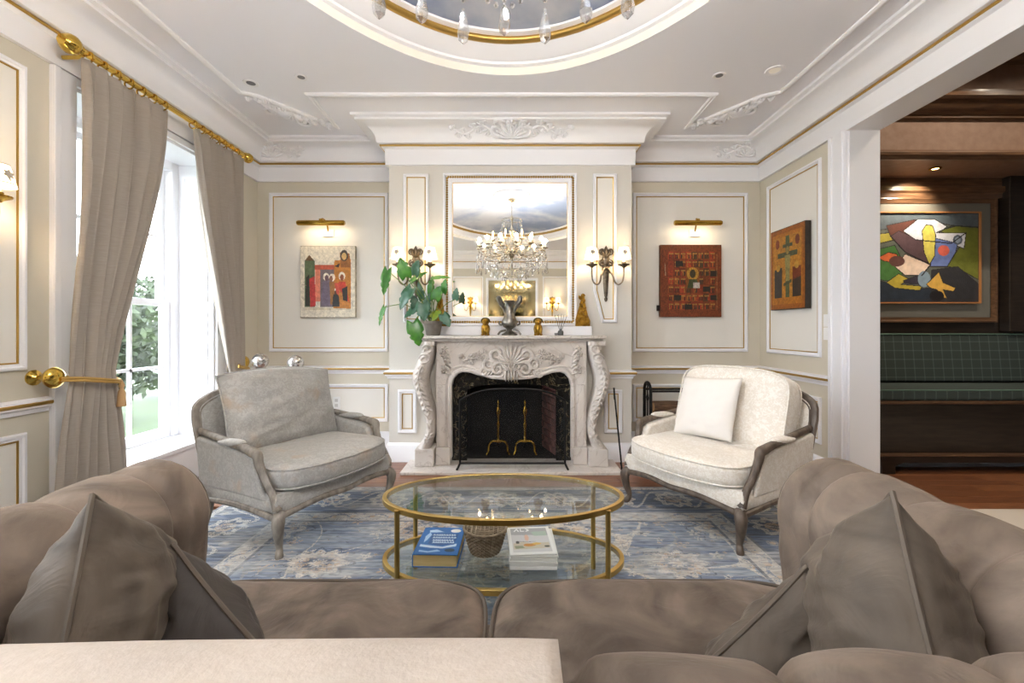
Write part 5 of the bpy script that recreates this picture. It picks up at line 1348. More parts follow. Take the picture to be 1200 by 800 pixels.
c2, f2_ = curtain('window_curtain', 'taupe silk curtain tied back in the far corner behind the grey chair', (3.40, 4.02), (3.83, 4.02), (3.74, 4.06), 0.86, 6, 4)
def holdback(y, z, tip, curt, tie, label):
    t = thing('curtain_holdback', label, 'holdback', (XL, y, z), group='curtain holdbacks')
    MB().lathe([(0.0, 0.0), (0.042, 0.0), (0.042, 0.008), (0.03, 0.014), (0.02, 0.022), (0.012, 0.03), (0.012, 0.10), (0.0, 0.10)], (XL + 0.0005, y, z), 18, 'x').build('wall_stem', m_rod, t)
    MB().lathe([(0.0, 0.09), (0.03, 0.09), (0.052, 0.10), (0.058, 0.115), (0.05, 0.13), (0.03, 0.142), (0.0, 0.145)], (XL, y, z), 22, 'x').build('rosette', m_rod, t)
    # cord round the gathered curtain
    ya, yb = tie; zc = z - 0.0
    mb = MB()
    for dz in (-0.007, 0.007):
        mb.tube(smooth_path([(XL + 0.10, y, z - 0.01 + dz), (XRD + 0.075, ya + 0.01, z - 0.015 + dz), (XRD + 0.085, (ya + yb) / 2, z - 0.035 + dz), (XRD + 0.05, yb + 0.012, z - 0.055 + dz), (XRD - 0.02, yb + 0.028, z - 0.04 + dz), (XRD - 0.075, (ya + yb) / 2, z - 0.02 + dz), (XL + 0.09, y + 0.01, z + dz)], 6), 0.007, 8)
    mb.build('cord', M_('gold_cord', (186, 150, 78), 0.6), t)
    MB().lathe([(0.004, 0.0), (0.012, -0.02), (0.016, -0.035), (0.010, -0.05), (0.018, -0.07), (0.026, -0.16), (0.0, -0.16)], (XRD + 0.05, yb + 0.022, z - 0.05), 14).build('tassel', M_('tan_tassel', (196, 158, 110), 0.8), t)
holdback(2.40, 0.945, 0, c1, (2.445, 2.70), 'brass rosette holdback with gold cord on the near curtain')
holdback(4.10, 0.90, 0, c2, (3.83, 4.02), 'brass rosette holdback with gold cord on the corner curtain')

# ------------------------------------------------------------------ cushions
def pillow(name, label, w, h, th, mat, pmat, M4, cat='cushion', parent=None, group=None, seed=0, wr=0.006, pipe=0.006, n=30, clamp=None, crown=0.0):
    rnd = random.Random(seed); off = Vector((rnd.uniform(0, 50), rnd.uniform(0, 50), rnd.uniform(0, 50)))
    def shp_(u, v, s):
        a, b = 2 * u - 1, 2 * v - 1
        x = w / 2 * a * (1 - 0.05 * (1 - abs(b) ** 2.2) * abs(a)); z = h / 2 * b * (1 - 0.05 * (1 - abs(a) ** 2.2) * abs(b))
        if b > 0: z += crown * (1 - a * a) * b
        k = max(0, (1 - abs(a) ** 2.6)) ** 0.62 * max(0, (1 - abs(b) ** 2.6)) ** 0.62
        wv = mnoise.noise(Vector((a * 3.2, b * 1.6, s * 3.0)) + off) + 0.6 * mnoise.noise(Vector((a * 1.5 + b * 5, b * 6 - a * 3, s)) + off)
        wv += 0.3 * mnoise.noise(Vector((a * 2.2, b * 9 + a * 2, s * 2 + 7)) + off) * (1 - k) + 0.2 * mnoise.noise(Vector((a * 9 + b, b * 2.2, s * 2 + 9)) + off) * (1 - k)
        ed = min(1, k * 1.6) ** 1.5 * (1 - 0.35 * k)
        return (x, s * (th / 2 * k + wr * 2.4 * wv * ed * 1.6), z)
    mb = MB()
    Mi = M4.inverted() if clamp else None
    def shp(u, v, s): return tuple(Mi @ clamp(M4 @ Vector(shp_(u, v, s)))) if clamp else shp_(u, v, s)
    mb.grid(lambda u, v: shp(u, v, -1), n, n); mb.grid(lambda u, v: shp(1 - u, v, 1), n, n)
    t = thing(name, label, cat, (0, 0, 0), 0, group) if parent is None else parent
    o = mb.build('cover' if parent is None else name, mat, t, world=False, ang=70)
    if parent is None: t.matrix_world = M4
    else: o.matrix_local = M4
    bm = bmesh.new(); bm.from_mesh(o.data); bmesh.ops.remove_doubles(bm, verts=bm.verts[:], dist=1e-5); bmesh.ops.recalc_face_normals(bm, faces=bm.faces[:]); bm.to_mesh(o.data); bm.free()
    if pipe:
        loop = []
        for i in range(24): loop.append(shp(i / 24, 0, 0))
        for i in range(24): loop.append(shp(1, i / 24, 0))
        for i in range(24): loop.append(shp(1 - i / 24, 1, 0))
        for i in range(24): loop.append(shp(0, 1 - i / 24, 0))
        p = MB().tube(loop, pipe, 6, closed=True).build('piping', pmat, o if parent is not None else t, world=False)
    return t if parent is None else o

# ------------------------------------------------------------------ armchairs (local: front is -y)
def box_cushion(w, d, h, bow, wr, seed, n=26, crown=0.02):
    """thick seat cushion with a bowed front; returns MB around origin, z from 0 to h"""
    rnd = random.Random(seed); off = Vector((rnd.uniform(0, 9), rnd.uniform(0, 9), 1)); mb = MB()
    def fn(u, v):
        a = 2 * PI * u; ph = PI * (v - 0.5)
        ex = 0.32
        def sp(c, e): return math.copysign(abs(c) ** e, c)
        cv, sv = sp(math.cos(ph), 0.30), sp(math.sin(ph), 0.45)
        x = w / 2 * sp(math.cos(a), ex) * cv; y = d / 2 * sp(math.sin(a), ex) * cv
        if y < 0: y -= bow * (1 - (2 * x / w) ** 2) * (-y / (d / 2))
        z = h / 2 + h / 2 * sv
        if sv > 0: z += crown * (1 - (2 * x / w) ** 2) * (1 - (2 * y / d) ** 2 if abs(2 * y / d) < 1 else 0) * sv
        q = mnoise.noise(Vector((x * 9, y * 9, z * 8)) + off)
        return (x, y, z + wr * q * (1 if sv > 0 else 0.2))
    mb.grid(fn, 72, 30, cu=True); return mb
def armchair(label, loc, rotz, fab, wood, seed, back_label, roll):
    t = thing('bergere_armchair', label, 'armchair', loc, rotz); t.scale = (0.95, 0.88, 0.95)
    hw_ = 0.445; yF, yB = -0.36, 0.36
    def front_y(x): return yF - 0.06 * (1 - (x / hw_) ** 2)
    def rail_z(u): return 0.215 + 0.055 * math.sin(PI * u) ** 0.8 - 0.018 * math.exp(-((u - 0.5) / 0.14) ** 2)
    # upholstered seat rail with a scalloped lower edge
    n_ = 28; mb = MB(); vs = []; fs = []
    ring_ = []
    for i in range(n_ + 1): u = i / n_; x = -hw_ + 2 * hw_ * u; ring_.append((x, front_y(x), rail_z(u)))
    for i in range(1, 11): u = i / 10; ring_.append((hw_ + 0.012 * math.sin(PI * u), yF + (yB - yF) * u, 0.215 + 0.03 * math.sin(PI * u)))
    for i in range(1, 11): u = i / 10; ring_.append((hw_ - 2 * hw_ * u, yB, 0.215 + 0.02 * math.sin(PI * u)))
    for i in range(1, 10): u = i / 10; ring_.append((-hw_ - 0.012 * math.sin(PI * u), yB + (yF - yB) * u, 0.215 + 0.03 * math.sin(PI * u)))
    m_ = len(ring_)
    for k, (ins, zz) in enumerate(((0.012, None), (-0.012, 0.25), (-0.016, 0.30), (0.0, 0.345))):
        for (x, y, z) in ring_:
            s_ = 1 - ins / 0.45; vs.append((x * s_, y * s_, (z + 0.008) if zz is None else max(zz, z + 0.02)))
    for k in range(3):
        for i in range(m_): j = (i + 1) % m_; fs.append((k * m_ + i, k * m_ + j, (k + 1) * m_ + j, (k + 1) * m_ + i))
    fs.append(tuple(range(m_))[::-1]); fs.append(tuple(3 * m_ + i for i in range(m_)))
    MB().add(vs, fs).build('seat_rail', fab, t, world=False, ang=50)
    MB().tube([(x * 1.015, y * 1.015, z) for (x, y, z) in ring_], 0.016, 8, closed=True, sx=1.2).build('carved_rail', wood, t, world=False)
    # legs
    for sx_ in (-1, 1):
        p = smooth_path([(sx_ * (hw_ - 0.025), yF + 0.01, 0.245), (sx_ * (hw_ + 0.005), yF - 0.018, 0.20), (sx_ * (hw_ + 0.0), yF - 0.012, 0.13), (sx_ * (hw_ - 0.018), yF + 0.006, 0.05), (sx_ * (hw_ - 0.006), yF - 0.008, 0.012), (sx_ * (hw_ - 0.006), yF - 0.008, 0.0)], 5)
        MB().tube(p, lerp_list([0.030, 0.036, 0.028, 0.018, 0.022, 0.02], len(p)), 10).build('leg', wood, t, world=False)
        p = smooth_path([(sx_ * (hw_ - 0.03), yB - 0.01, 0.24), (sx_ * (hw_ - 0.025), yB + 0.01, 0.14), (sx_ * (hw_ - 0.02), yB + 0.05, 0.02), (sx_ * (hw_ - 0.02), yB + 0.055, 0.0)], 5)
        MB().tube(p, lerp_list([0.028, 0.026, 0.018, 0.02], len(p)), 10).build('leg', wood, t, world=False)
    # back: reclined frame and panel
    def bk_(x, z): return yB - 0.01 + (z - 0.33) * 0.26 + 0.02 * (1 - (x / 0.45) ** 2)
    fr_ = []
    for i in range(5): fr_.append((-0.43 - 0.006 * i, 0.26 + 0.105 * i))
    for i in range(1, 20): u = i / 20; fr_.append((-0.455 * math.cos(PI * u) if u in (0, 1) else -0.45 * math.copysign(abs(math.cos(PI * u)) ** 0.45, math.cos(PI * u)), 0.70 + 0.115 * math.sin(PI * u) ** 0.5 + 0.035 * max(0, math.sin(PI * u)) ** 4))
    for i in range(5): fr_.append((0.454 - 0.006 * i, 0.68 - 0.105 * i))
    MB().tube([(x, bk_(x, z), z) for x, z in fr_], 0.021, 8, sx=1.35).build('back_frame', wood, t, world=False)
    MB().tube([(x * 0.965, bk_(x, z) - 0.020, z - 0.012) for x, z in fr_], 0.007, 6).build('back_bead', wood, t, world=False)
    MB().prism([(x * 0.97, z) for x, z in fr_], -0.022, 0.02, lambda a, b, d: (a, bk_(a, b) + d, b)).build('back_panel', fab, t, world=False, ang=40)
    # arms
    for s in (-1, 1):
        xa = s * (hw_ - 0.008)
        # upholstered side panel
        outl = [(yF + 0.07, 0.30), (yB + 0.02, 0.30), (yB + 0.07, 0.60), (0.08, 0.575), (yF + 0.21, 0.545), (yF + 0.17, 0.50), (yF + 0.12, 0.38)]
        MB().prism(outl, xa - 0.035, xa + 0.035, lambda a, b, d: (d, a, b)).build('arm_panel', fab, t, bevel=0.02, seg=3, world=False)
        # wooden arm and post in one sweep
        p = smooth_path([(s * 0.442, yB + 0.085, 0.63), (s * 0.455, 0.16, 0.602), (s * 0.462, -0.08, 0.578), (s * 0.463, yF + 0.205, 0.565), (s * 0.462, yF + 0.155, 0.552), (s * 0.458, yF + 0.145, 0.505), (s * 0.452, yF + 0.10, 0.42), (s * 0.447, yF + 0.035, 0.34), (s * 0.442, yF + 0.0, 0.26)], 5)
        MB().tube(p, lerp_list([0.020, 0.022, 0.024, 0.028, 0.03, 0.026, 0.022, 0.022, 0.028], len(p)), 10).build('arm', wood, t, world=False)
        MB().tube([(q.x, q.y - 0.022, q.z + 0.004) for q in p[20:]], 0.006, 6).build('arm_bead', wood, t, world=False)
        MB().ell((s * 0.455, 0.06, 0.596), (0.038, 0.14, 0.022), Rot('X', -4).to_3x3(), 14, 10).build('arm_pad', fab, t, world=False)
    # cushions
    b = box_cushion(0.855, 0.70, 0.155, 0.085, 0.012, seed); b.xf(T(0, -0.055, 0.335)); sc = b.build('seat_cushion', fab, t, world=False, ang=70)
    lp = []
    for k in range(72):
        a = 2 * PI * k / 72; x = 0.428 * math.copysign(abs(math.cos(a)) ** .32, math.cos(a)); y = 0.35 * math.copysign(abs(math.sin(a)) ** .32, math.sin(a))
        if y < 0: y -= 0.085 * (1 - (x / 0.428) ** 2) * (-y / 0.35)
        lp.append((x, y - 0.055))
    for zz, s_ in ((0.467, 0.985), (0.36, 0.985)):
        MB().tube([(x * s_, (y + 0.055) * s_ - 0.055, zz) for x, y in lp], 0.0055, 6, closed=True).build('piping', fab, sc, world=False)
    if roll:      # thick box back cushion with a crowned top
        def bfn(u, v):
            a = 2 * PI * u; ph = PI * (v - .5)
            sp = lambda c, e: math.copysign(abs(c) ** e, c)
            cv = sp(math.cos(ph), 0.35)
            x = 0.415 * sp(math.cos(a), 0.32) * cv; z = 0.265 * sp(math.sin(a), 0.32) * cv; y = 0.105 * sp(math.sin(ph), 0.5)
            if z > 0: z += 0.035 * (1 - (x / 0.42) ** 2) * z / 0.265
            q = mnoise.noise(Vector((x * 7, z * 7, y * 5)) + Vector((3, 4, 5)))
            return (x + 0.008 * q, y + 0.016 * q, z + 0.008 * q)
        o = MB().grid(bfn, 72, 26, cu=True).build('back_cushion', fab, t, world=False, ang=70)
        o.matrix_local = T(0, 0.27, 0.69) @ Rot('X', -16)
        for s_ in (-1, 1):
            MB().tube([(1.0 * 0.405 * math.copysign(abs(math.cos(2 * PI * k / 60)) ** .32, math.cos(2 * PI * k / 60)), s_ * 0.078, (lambda z, x: z + (0.035 * (1 - (x / .42) ** 2) * z / .265 if z > 0 else 0))(0.258 * math.copysign(abs(math.sin(2 * PI * k / 60)) ** .32, math.sin(2 * PI * k / 60)), 0.405 * math.copysign(abs(math.cos(2 * PI * k / 60)) ** .32, math.cos(2 * PI * k / 60)))) for k in range(60)], 0.006, 6, closed=True).build('piping', fab, o, world=False)
    else:
        pillow('back_cushion', '', 0.84, 0.52, 0.25, fab, fab, T(0.01, 0.235, 0.705) @ Rot('X', -19) @ Rot('Y', 2), parent=t, seed=seed, wr=0.009, pipe=0.007, crown=0.05)
    return t
chL = armchair('silver grey damask armchair with weathered wood frame by the window', (-1.335, 2.835, 0.0125), R(64), m_dsil, m_wgrey, 3, '', False)
chR = armchair('cream damask armchair with grey-brown wood frame by the cased opening', (1.275, 2.88, 0.0125), R(-60), m_dcre, m_wbrn, 8, '', True)
# pale cushion on the cream chair
Mch = Matrix.LocRotScale(Vector((1.275, 2.88, 0.012)), Euler((0, 0, R(-60))), None)
pillow('scatter_cushion', 'plain ivory linen cushion leaning on the cream damask armchair', 0.44, 0.42, 0.15, m_linen, m_linen, Mch @ T(-0.07, 0.055, 0.675) @ Rot('X', -22) @ Rot('Y', -4), seed=4, wr=0.003, pipe=0)

# ------------------------------------------------------------------ coffee table
TX, TY, TA, TB = -0.047, 2.045, 0.548, 0.285
ct = thing('coffee_table', 'oval two-tier glass coffee table with a brushed gold frame', 'table', (TX, TY, 0.012))
def ov(a, z, da=0.0): return (TX + (TA + da) * math.cos(a), TY + (TB + da) * math.sin(a), z)
def oval_hoop(z0, z1, w):
    n_ = 80; vs = []; fs = []
    for k in range(n_):
        a = 2 * PI * k / n_
        vs += [ov(a, z0, -w), ov(a, z0, 0.004), ov(a, z1, 0.004), ov(a, z1, -w)]
    for k in range(n_):
        l = (k + 1) % n_
        for q in range(4): fs.append((k * 4 + q, l * 4 + q, l * 4 + (q + 1) % 4, k * 4 + (q + 1) % 4))
    return MB().add(vs, fs)
oval_hoop(0.428, 0.452, 0.016).build('top_hoop', m_bgold, ct, bevel=0.002)
oval_hoop(0.150, 0.174, 0.016).build('shelf_hoop', m_bgold, ct, bevel=0.002)
for nm, z in (('glass_top', 0.442), ('glass_shelf', 0.164)):
    mb = MB(); mb.prism([(ov(2 * PI * k / 64, 0, -0.016)[0], ov(2 * PI * k / 64, 0, -0.016)[1]) for k in range(64)], z, z + 0.008, lambda a, b, d: (a, b, d)); mb.build(nm, m_glass, ct, smooth=False)
for sx_ in (-1, 1):
    for sy_ in (-1, 1):
        a = math.acos(0.80); x, y, _ = ov(a, 0, 0.008); x = TX + sx_ * abs(x - TX); y = TY + sy_ * abs(y - TY)
        MB().tube([(x, y, 0.012), (x, y, 0.446)], 0.0115, 10).build('leg', m_bgold, ct)
ZS = 0.1725
# blue cookbook with lettering
bkx, bky = -0.338, 2.06
bo = thing('blue_book', 'thick blue hardcover book with white lettering on the glass shelf', 'book', (bkx, bky, ZS), R(-1.5))
bw, bd, bh = 0.195, 0.265, 0.056
m_cov = M_('blue_cover', (44, 104, 172), 0.35)
MB().box(-bw / 2, bw / 2, -bd / 2, bd / 2, 0, 0.003).box(-bw / 2, bw / 2, -bd / 2, bd / 2, bh - 0.003, bh).box(-bw / 2 - 0.004, -bw / 2, -bd / 2, bd / 2, 0, bh).build('hard_cover', m_cov, bo, world=False, bevel=0.001)
MB().box(-bw / 2, bw / 2 - 0.006, -bd / 2 + 0.005, bd / 2 - 0.005, 0.003, bh - 0.003).build('page_block', m_pages, bo, world=False, smooth=False)
rnd = random.Random(2)
ops = [('e', .80, .13, .13, .07, (236, 232, 226)), ('p', [(.12, .12), (.3, .08), (.5, .18), (.3, .2), (.14, .2)], (190, 214, 236)), ('p', [(.08, .36), (.16, .2), (.22, .3), (.16, .5), (.1, .6)], (170, 200, 230)),
       ('p', [(.05, .66), (.3, .70), (.6, .74), (.92, .62), (.92, .72), (.6, .80), (.3, .78), (.05, .74)], (206, 222, 238)), ('p', [(.08, .86), (.3, .9), (.5, .84), (.6, .9), (.3, .95), (.08, .92)], (160, 196, 230)), ('e', .8, .86, .12, .06, (40, 62, 80)), ('p', [(.22, .24), (.9, .24), (.86, .66), (.5, .7), (.22, .64)], (36, 84, 146))]
for row, y in enumerate((.30, .40, .50, .58)):      # brush-script lines of the title, as pale strokes
    x = .26 + .02 * row
    while x < .82:
        w_ = rnd.uniform(.03, .06); ops.append(('l', [(x, y + .03), (x + w_ * .4, y - .03), (x + w_ * .7, y + .025), (x + w_, y)], .008, (214, 230, 244))); x += w_ + .018
paint_mesh('cover_print', canvas(90, 120, ops, (44, 108, 178)), lambda u, v: ((u - .5) * bw * .96, (.5 - v) * bd * .97, bh + 0.0006), m_print, bo, world=False)
# magazines
mgx, mgy = 0.085, 2.04; z = ZS
cov_ops = [('p', [(.08, .06), (.92, .06), (.92, .92), (.08, .92)], (214, 212, 214)), ('p', [(.08, .06), (.92, .06), (.92, .34), (.08, .3)], (176, 176, 180)), ('p', [(.55, .2), (.9, .18), (.9, .36), (.6, .36)], (178, 196, 184)),
           ('p', [(.1, .62), (.3, .56), (.5, .62), (.9, .60), (.9, .8), (.1, .82)], (206, 196, 178)), ('e', .46, .68, .14, .05, (206, 142, 66)), ('e', .62, .64, .10, .04, (226, 188, 96)), ('e', .42, .42, .05, .12, (226, 190, 170)), ('e', .2, .58, .04, .05, (70, 66, 62)), ('e', .84, .74, .06, .03, (80, 78, 70)), ('p', [(.12, .7), (.3, .7), (.34, .78), (.14, .8)], (150, 156, 128)), ('l', [(.2, .54), (.44, .57), (.6, .56)], .008, (120, 110, 110)),
           ('l', [(.16, .17), (.22, .08), (.26, .17)], .016, (250, 250, 250)), ('l', [(.31, .08), (.31, .17), (.38, .17)], .016, (250, 250, 250)), ('l', [(.44, .08), (.50, .10), (.46, .125), (.50, .15), (.44, .17)], .016, (250, 250, 250))]
labs = ['lowest white magazine of the stack on the glass shelf', 'second white magazine from the bottom of the stack on the glass shelf', 'third white magazine from the bottom of the stack on the glass shelf', 'fourth white magazine from the bottom of the stack on the glass shelf', 'white magazine just beneath the top one of the stack', 'top magazine of the stack with a pale grey photographic cover']
for i in range(6):
    th_ = [0.014, 0.012, 0.012, 0.010, 0.008, 0.007][i]; rz = R([0, .6, -.5, .4, 1.5, 4.0][i])
    mg = thing('magazine', labs[i], 'magazine', (mgx + [0, .002, -.002, .001, .003, -.008][i], mgy + [0, .003, -.002, .002, .004, .006][i], z), rz, 'magazines on the glass shelf')
    MB().box(-0.102, 0.102, -0.133, 0.133, 0.0002, th_ - 0.0005).build('pages', m_paper, mg, world=False, bevel=0.001, seg=1)
    MB().box(-0.103, -0.1015, -0.1335, 0.1335, 0.0002, th_ - 0.0003).build('spine', M_('spine_grey', (200, 198, 196), 0.4), mg, world=False, smooth=False)
    if i == 5: paint_mesh('cover_print', canvas(80, 104, cov_ops, (244, 243, 242)), lambda u, v: ((u - .5) * .203, (.5 - v) * .265, th_ + 0.0002), m_print, mg, world=False)
    z += th_ + 0.0003
# wicker basket
bs = thing('wicker_basket', 'small woven wicker basket between the book and the magazines', 'basket', (-0.133, 2.07, ZS))
def bask(z): q = z / 0.11; return 0.062 + 0.036 * q ** 0.8
mb = MB(); nst = 26
for k in range(nst):
    a = 2 * PI * k / nst
    mb.tube([((bask(z_)) * math.cos(a), bask(z_) * math.sin(a), z_) for z_ in (0.004, 0.03, 0.06, 0.09, 0.112)], 0.003, 5)
mb.build('stakes', m_wick, bs, world=False)
for r_ in range(14):
    z_ = 0.006 + r_ * 0.0075
    pts = [((bask(z_) + 0.003 * (1 if (k + r_) % 2 else -1)) * math.cos(2 * PI * k / (2 * nst)), (bask(z_) + 0.003 * (1 if (k + r_) % 2 else -1)) * math.sin(2 * PI * k / (2 * nst)), z_) for k in range(2 * nst)]
    MB().tube(pts, 0.0036, 5, closed=True).build('weaver', m_wick, bs, world=False)
MB().tube([(0.099 * math.cos(2 * PI * k / 40), 0.099 * math.sin(2 * PI * k / 40), 0.113) for k in range(40)], 0.006, 8, closed=True).build('rim', m_wick, bs, world=False)
MB().lathe([(0, 0.001), (0.06, 0.001), (0.06, 0.006), (0, 0.006)], (0, 0, 0), 24).build('bottom', m_wick, bs, world=False)
mb = MB()
for k in range(15):
    y_ = -0.09 + 0.18 * k / 14; q = math.sqrt(max(0.0001, 0.097 ** 2 - y_ ** 2))
    mb.tube([(-q, y_, 0.108), (-q * .5, y_, 0.118), (0, y_, 0.121), (q * .5, y_, 0.118), (q, y_, 0.108)], 0.0035, 5)
for k in range(9):
    x_ = -0.08 + 0.16 * k / 8; q = math.sqrt(0.097 ** 2 - x_ ** 2)
    mb.tube([(x_, -q, 0.108), (x_, -q * .5, 0.119), (x_, 0, 0.122), (x_, q * .5, 0.119), (x_, q, 0.108)], 0.0035, 5)
mb.build('woven_lid', m_wick, bs, world=False)

# ------------------------------------------------------------------ sofa
SX = -0.065; AZ, AR, AXC = 0.622, 0.168, 1.085     # arm roll centre height, radius, centre offset
sofa = thing('velvet_sofa', 'taupe velvet sofa with rolled button-tufted arms and back facing the fireplace', 'sofa', (SX, 0.95, 0.012))
def groove(d, w): return math.exp(-(d / w) ** 2)
def arm(s):
    y0, y1 = 0.36, 1.44
    prof = []      # (x offset from sofa centre, z, nx, nz, pleat weight)
    xin = AXC - 0.155
    prof += [(xin, 0.28, -1, 0, 0), (xin, 0.36, -1, 0, 0.0), (xin, 0.43, -1, 0, .5), (xin - 0.004, 0.50, -1, 0, .9)]
    for k in range(25):
        a = PI - (k / 24) * (PI + 0.9)
        if k == 0: a = PI - 0.02
        a = PI + 0.35 - (k / 24) * (PI + 1.25); nxk, nzk = math.cos(a), math.sin(a)
        prof.append((AXC + AR * nxk, AZ + AR * nzk, nxk, nzk, max(0, min(1, 1.2 - k / 20))))
    xo = AXC + 0.09
    prof += [(xo, 0.46, 1, 0, 0), (xo, 0.25, 1, 0, 0), (xo, 0.09, 1, 0, 0)]
    pls = [0.62, 0.87, 1.12, 1.30]
    ny_ = 130; vs = []; fs = []; q = len(prof)
    for j in range(ny_):
        y = y0 + (y1 - y0) * j / (ny_ - 1)
        rd_ = 0.0
        e = (y1 - y) / 0.03
        if e < 1: rd_ = 0.02 * (1 - math.sqrt(max(0, 1 - (1 - e) ** 2)))
        for k, (x, z, a, b, w) in enumerate(prof):
            lean = 0.07 * (z - 0.62)                       # pleats rake over the roll
            g = sum(groove(y - p - lean * (1 if i % 2 else -1), 0.024) for i, p in enumerate(pls)) * w
            puff = 0.014 * w * abs(math.sin((y - pls[0]) * PI / 0.25))
            tz = sum(math.exp(-((y - p) / 0.05) ** 2 - ((z - 0.50) / 0.035) ** 2) for p in pls) * (0.03 if a < 0 else 0)
            nz_ = 0.006 * mnoise.noise(Vector((x * 6 + s, y * 6, z * 6)))
            dsp = puff - 0.030 * g - tz - rd_ + nz_
            vs.append((SX + s * (x + a * dsp), y, z + b * dsp))
    for j in range(ny_ - 1):
        for k in range(q - 1): fs.append((j * q + k, j * q + k + 1, (j + 1) * q + k + 1, (j + 1) * q + k))
    # puffed front panel
    ctr = (SX + s * (AXC - 0.02), 0.45)
    last = [(ny_ - 1) * q + k for k in range(q)]
    base = len(vs)
    lay = []
    for f_, dy in ((0.93, 0.010), (0.8, 0.016), (0.5, 0.018), (0.02, 0.018)):
        row = []
        for k in range(q):
            v_ = vs[last[k]]; row.append(len(vs)); vs.append((ctr[0] + (v_[0] - ctr[0]) * f_, y1 + dy, ctr[1] + (v_[2] - ctr[1]) * f_))
        lay.append(row)
    prev = last
    for row in lay:
        for k in range(q - 1): fs.append((prev[k], prev[k + 1], row[k + 1], row[k]))
        fs.append((prev[q - 1], prev[0], row[0], row[q - 1])); prev = row
    fs.append(tuple(range(q))[::-1])
    o = MB().add(vs, fs).build('rolled_arm', m_velvet, sofa, ang=75)
    # welt round the front scroll
    MB().tube([(vs[i][0], y1 + 0.004, vs[i][2]) for i in last[:-1]], 0.006, 6).build('welt', m_velvetp, o)
    for p in pls[:3]:
        MB().ell((SX + s * (AXC - 0.135), p, 0.50), (0.008, 0.014, 0.014), None, 10, 8).build('button', m_velvet, o)
for s in (-1, 1): arm(s)
# back
def back_():
    yc, zc, r = 0.467, 0.715, 0.118
    prof = [(0.60, 0.28, 1, 0, 0), (0.595, 0.40, 1, 0, .3), (0.585, 0.50, 1, 0, .7), (0.575, 0.58, 1, 0, 1)]
    for k in range(22):
        a = -0.35 + k / 21 * (PI + 1.2); prof.append((yc + r * math.cos(a), zc + r * math.sin(a), math.cos(a), math.sin(a), max(0, min(1, 1.3 - k / 15))))
    prof += [(0.40, 0.55, -1, 0, 0), (0.40, 0.3, -1, 0, 0), (0.40, 0.09, -1, 0, 0)]
    x0, x1 = SX - 1.15, SX + 1.15; n_ = 230; q = len(prof); vs = []; fs = []
    sp_ = 0.245; pls = [SX + sp_ * (i - 4) + 0.12 for i in range(9)]
    for j in range(n_):
        x = x0 + (x1 - x0) * j / (n_ - 1)
        for k, (y, z, a, b, w) in enumerate(prof):
            lean = 0.10 * (z - 0.72) + 0.10 * (y - 0.47)
            g = sum(groove(x - p - lean * (1 if i % 2 else 0.6), 0.020) for i, p in enumerate(pls)) * w
            puff = 0.010 * w * abs(math.sin((x - pls[0]) * PI / sp_))
            nz_ = 0.005 * mnoise.noise(Vector((x * 7, y * 7, z * 7)))
            d = puff - 0.026 * g + nz_
            vs.append((x, y + a * d, z + b * d))
    for j in range(n_ - 1):
        for k in range(q - 1): fs.append((j * q + k, j * q + k + 1, (j + 1) * q + k + 1, (j + 1) * q + k))
    fs.append(tuple(range(q))); fs.append(tuple((n_ - 1) * q + k for k in range(q))[::-1])
    MB().add(vs, fs).build('rolled_back', m_velvet, sofa, ang=75)
back_()
MB().box(SX - 0.96, SX + 0.96, 0.42, 1.38, 0.09, 0.30).build('seat_base', m_velvet, sofa, bevel=0.02)
for s in (-1, 1):
    b = box_cushion(0.925, 0.80, 0.17, 0.0, 0.012, 5 + s, crown=0.012); b.xf(T(SX + s * 0.4655, 0.965, 0.297)); sc = b.build('seat_cushion', m_velvet, sofa, ang=70)
    MB().tube([(SX + s * 0.4655 + 0.458 * math.copysign(abs(math.cos(2 * PI * k / 72)) ** .32, math.cos(2 * PI * k / 72)), 0.965 + 0.396 * math.copysign(abs(math.sin(2 * PI * k / 72)) ** .32, math.sin(2 * PI * k / 72)), 0.437) for k in range(72)], 0.006, 6, closed=True).build('piping', m_velvetp, sc)
for sx_ in (-1.08, 1.08):
    for y in (0.46, 1.36):
        MB().lathe([(0.022, 0.0), (0.03, 0.02), (0.034, 0.06), (0.04, 0.09)], (SX + sx_, y, 0.012), 14).build('leg', m_dwood, sofa)
# throw cushions: local x = width along the seam plane, y = thickness, z = up
def settle(p):
    """a soft cushion gives way to the seat, the arms and the back"""
    z = p.z if p.z > 0.52 else 0.488 + 0.032 * math.exp((p.z - 0.52) / 0.05)
    lim = 0.93 if z < 0.55 else 0.905
    dx = p.x - SX; dx = max(-lim, min(lim, dx))
    return Vector((SX + dx, max(p.y, 0.625), z))
def throw(label, peak, e, size, th, mat, seed, roll=28, lean=0.0):
    """peak = raised corner in world; e = plan direction away from that corner"""
    w, h = size; e = Vector((e[0], e[1], 0)).normalized(); yv = Vector((-e.y, e.x, 0))
    B = Matrix(((e.x, yv.x, 0, 0), (e.y, yv.y, 0, 0), (0, 0, 1, 0), (0, 0, 0, 1))) @ Rot('X', lean) @ Rot('Y', roll)
    c = Vector(peak) - (B @ Vector((-w / 2, 0, h / 2)))
    return pillow('throw_cushion', label, w, h, th, mat, m_velvetp, T(*c) @ B, seed=seed, wr=0.007, pipe=0.0055, n=56, clamp=settle)
throw('larger grey-taupe velvet cushion in the corner beside the wool throw', P(108, 580, 0.86), (-0.42, 0.9), (0.45, 0.45), 0.25, m_velvetd, 11, 30)
throw('smaller charcoal velvet cushion beside the larger one at the wool throw end', P(203, 637, 1.02), (0.86, -0.35), (0.34, 0.32), 0.20, m_velvetc, 12, 30)
throw('larger taupe velvet cushion in the corner by the bare sofa back', P(1046, 577, 0.86), (0.36, 0.93), (0.45, 0.45), 0.27, m_velvetd, 13, 36)
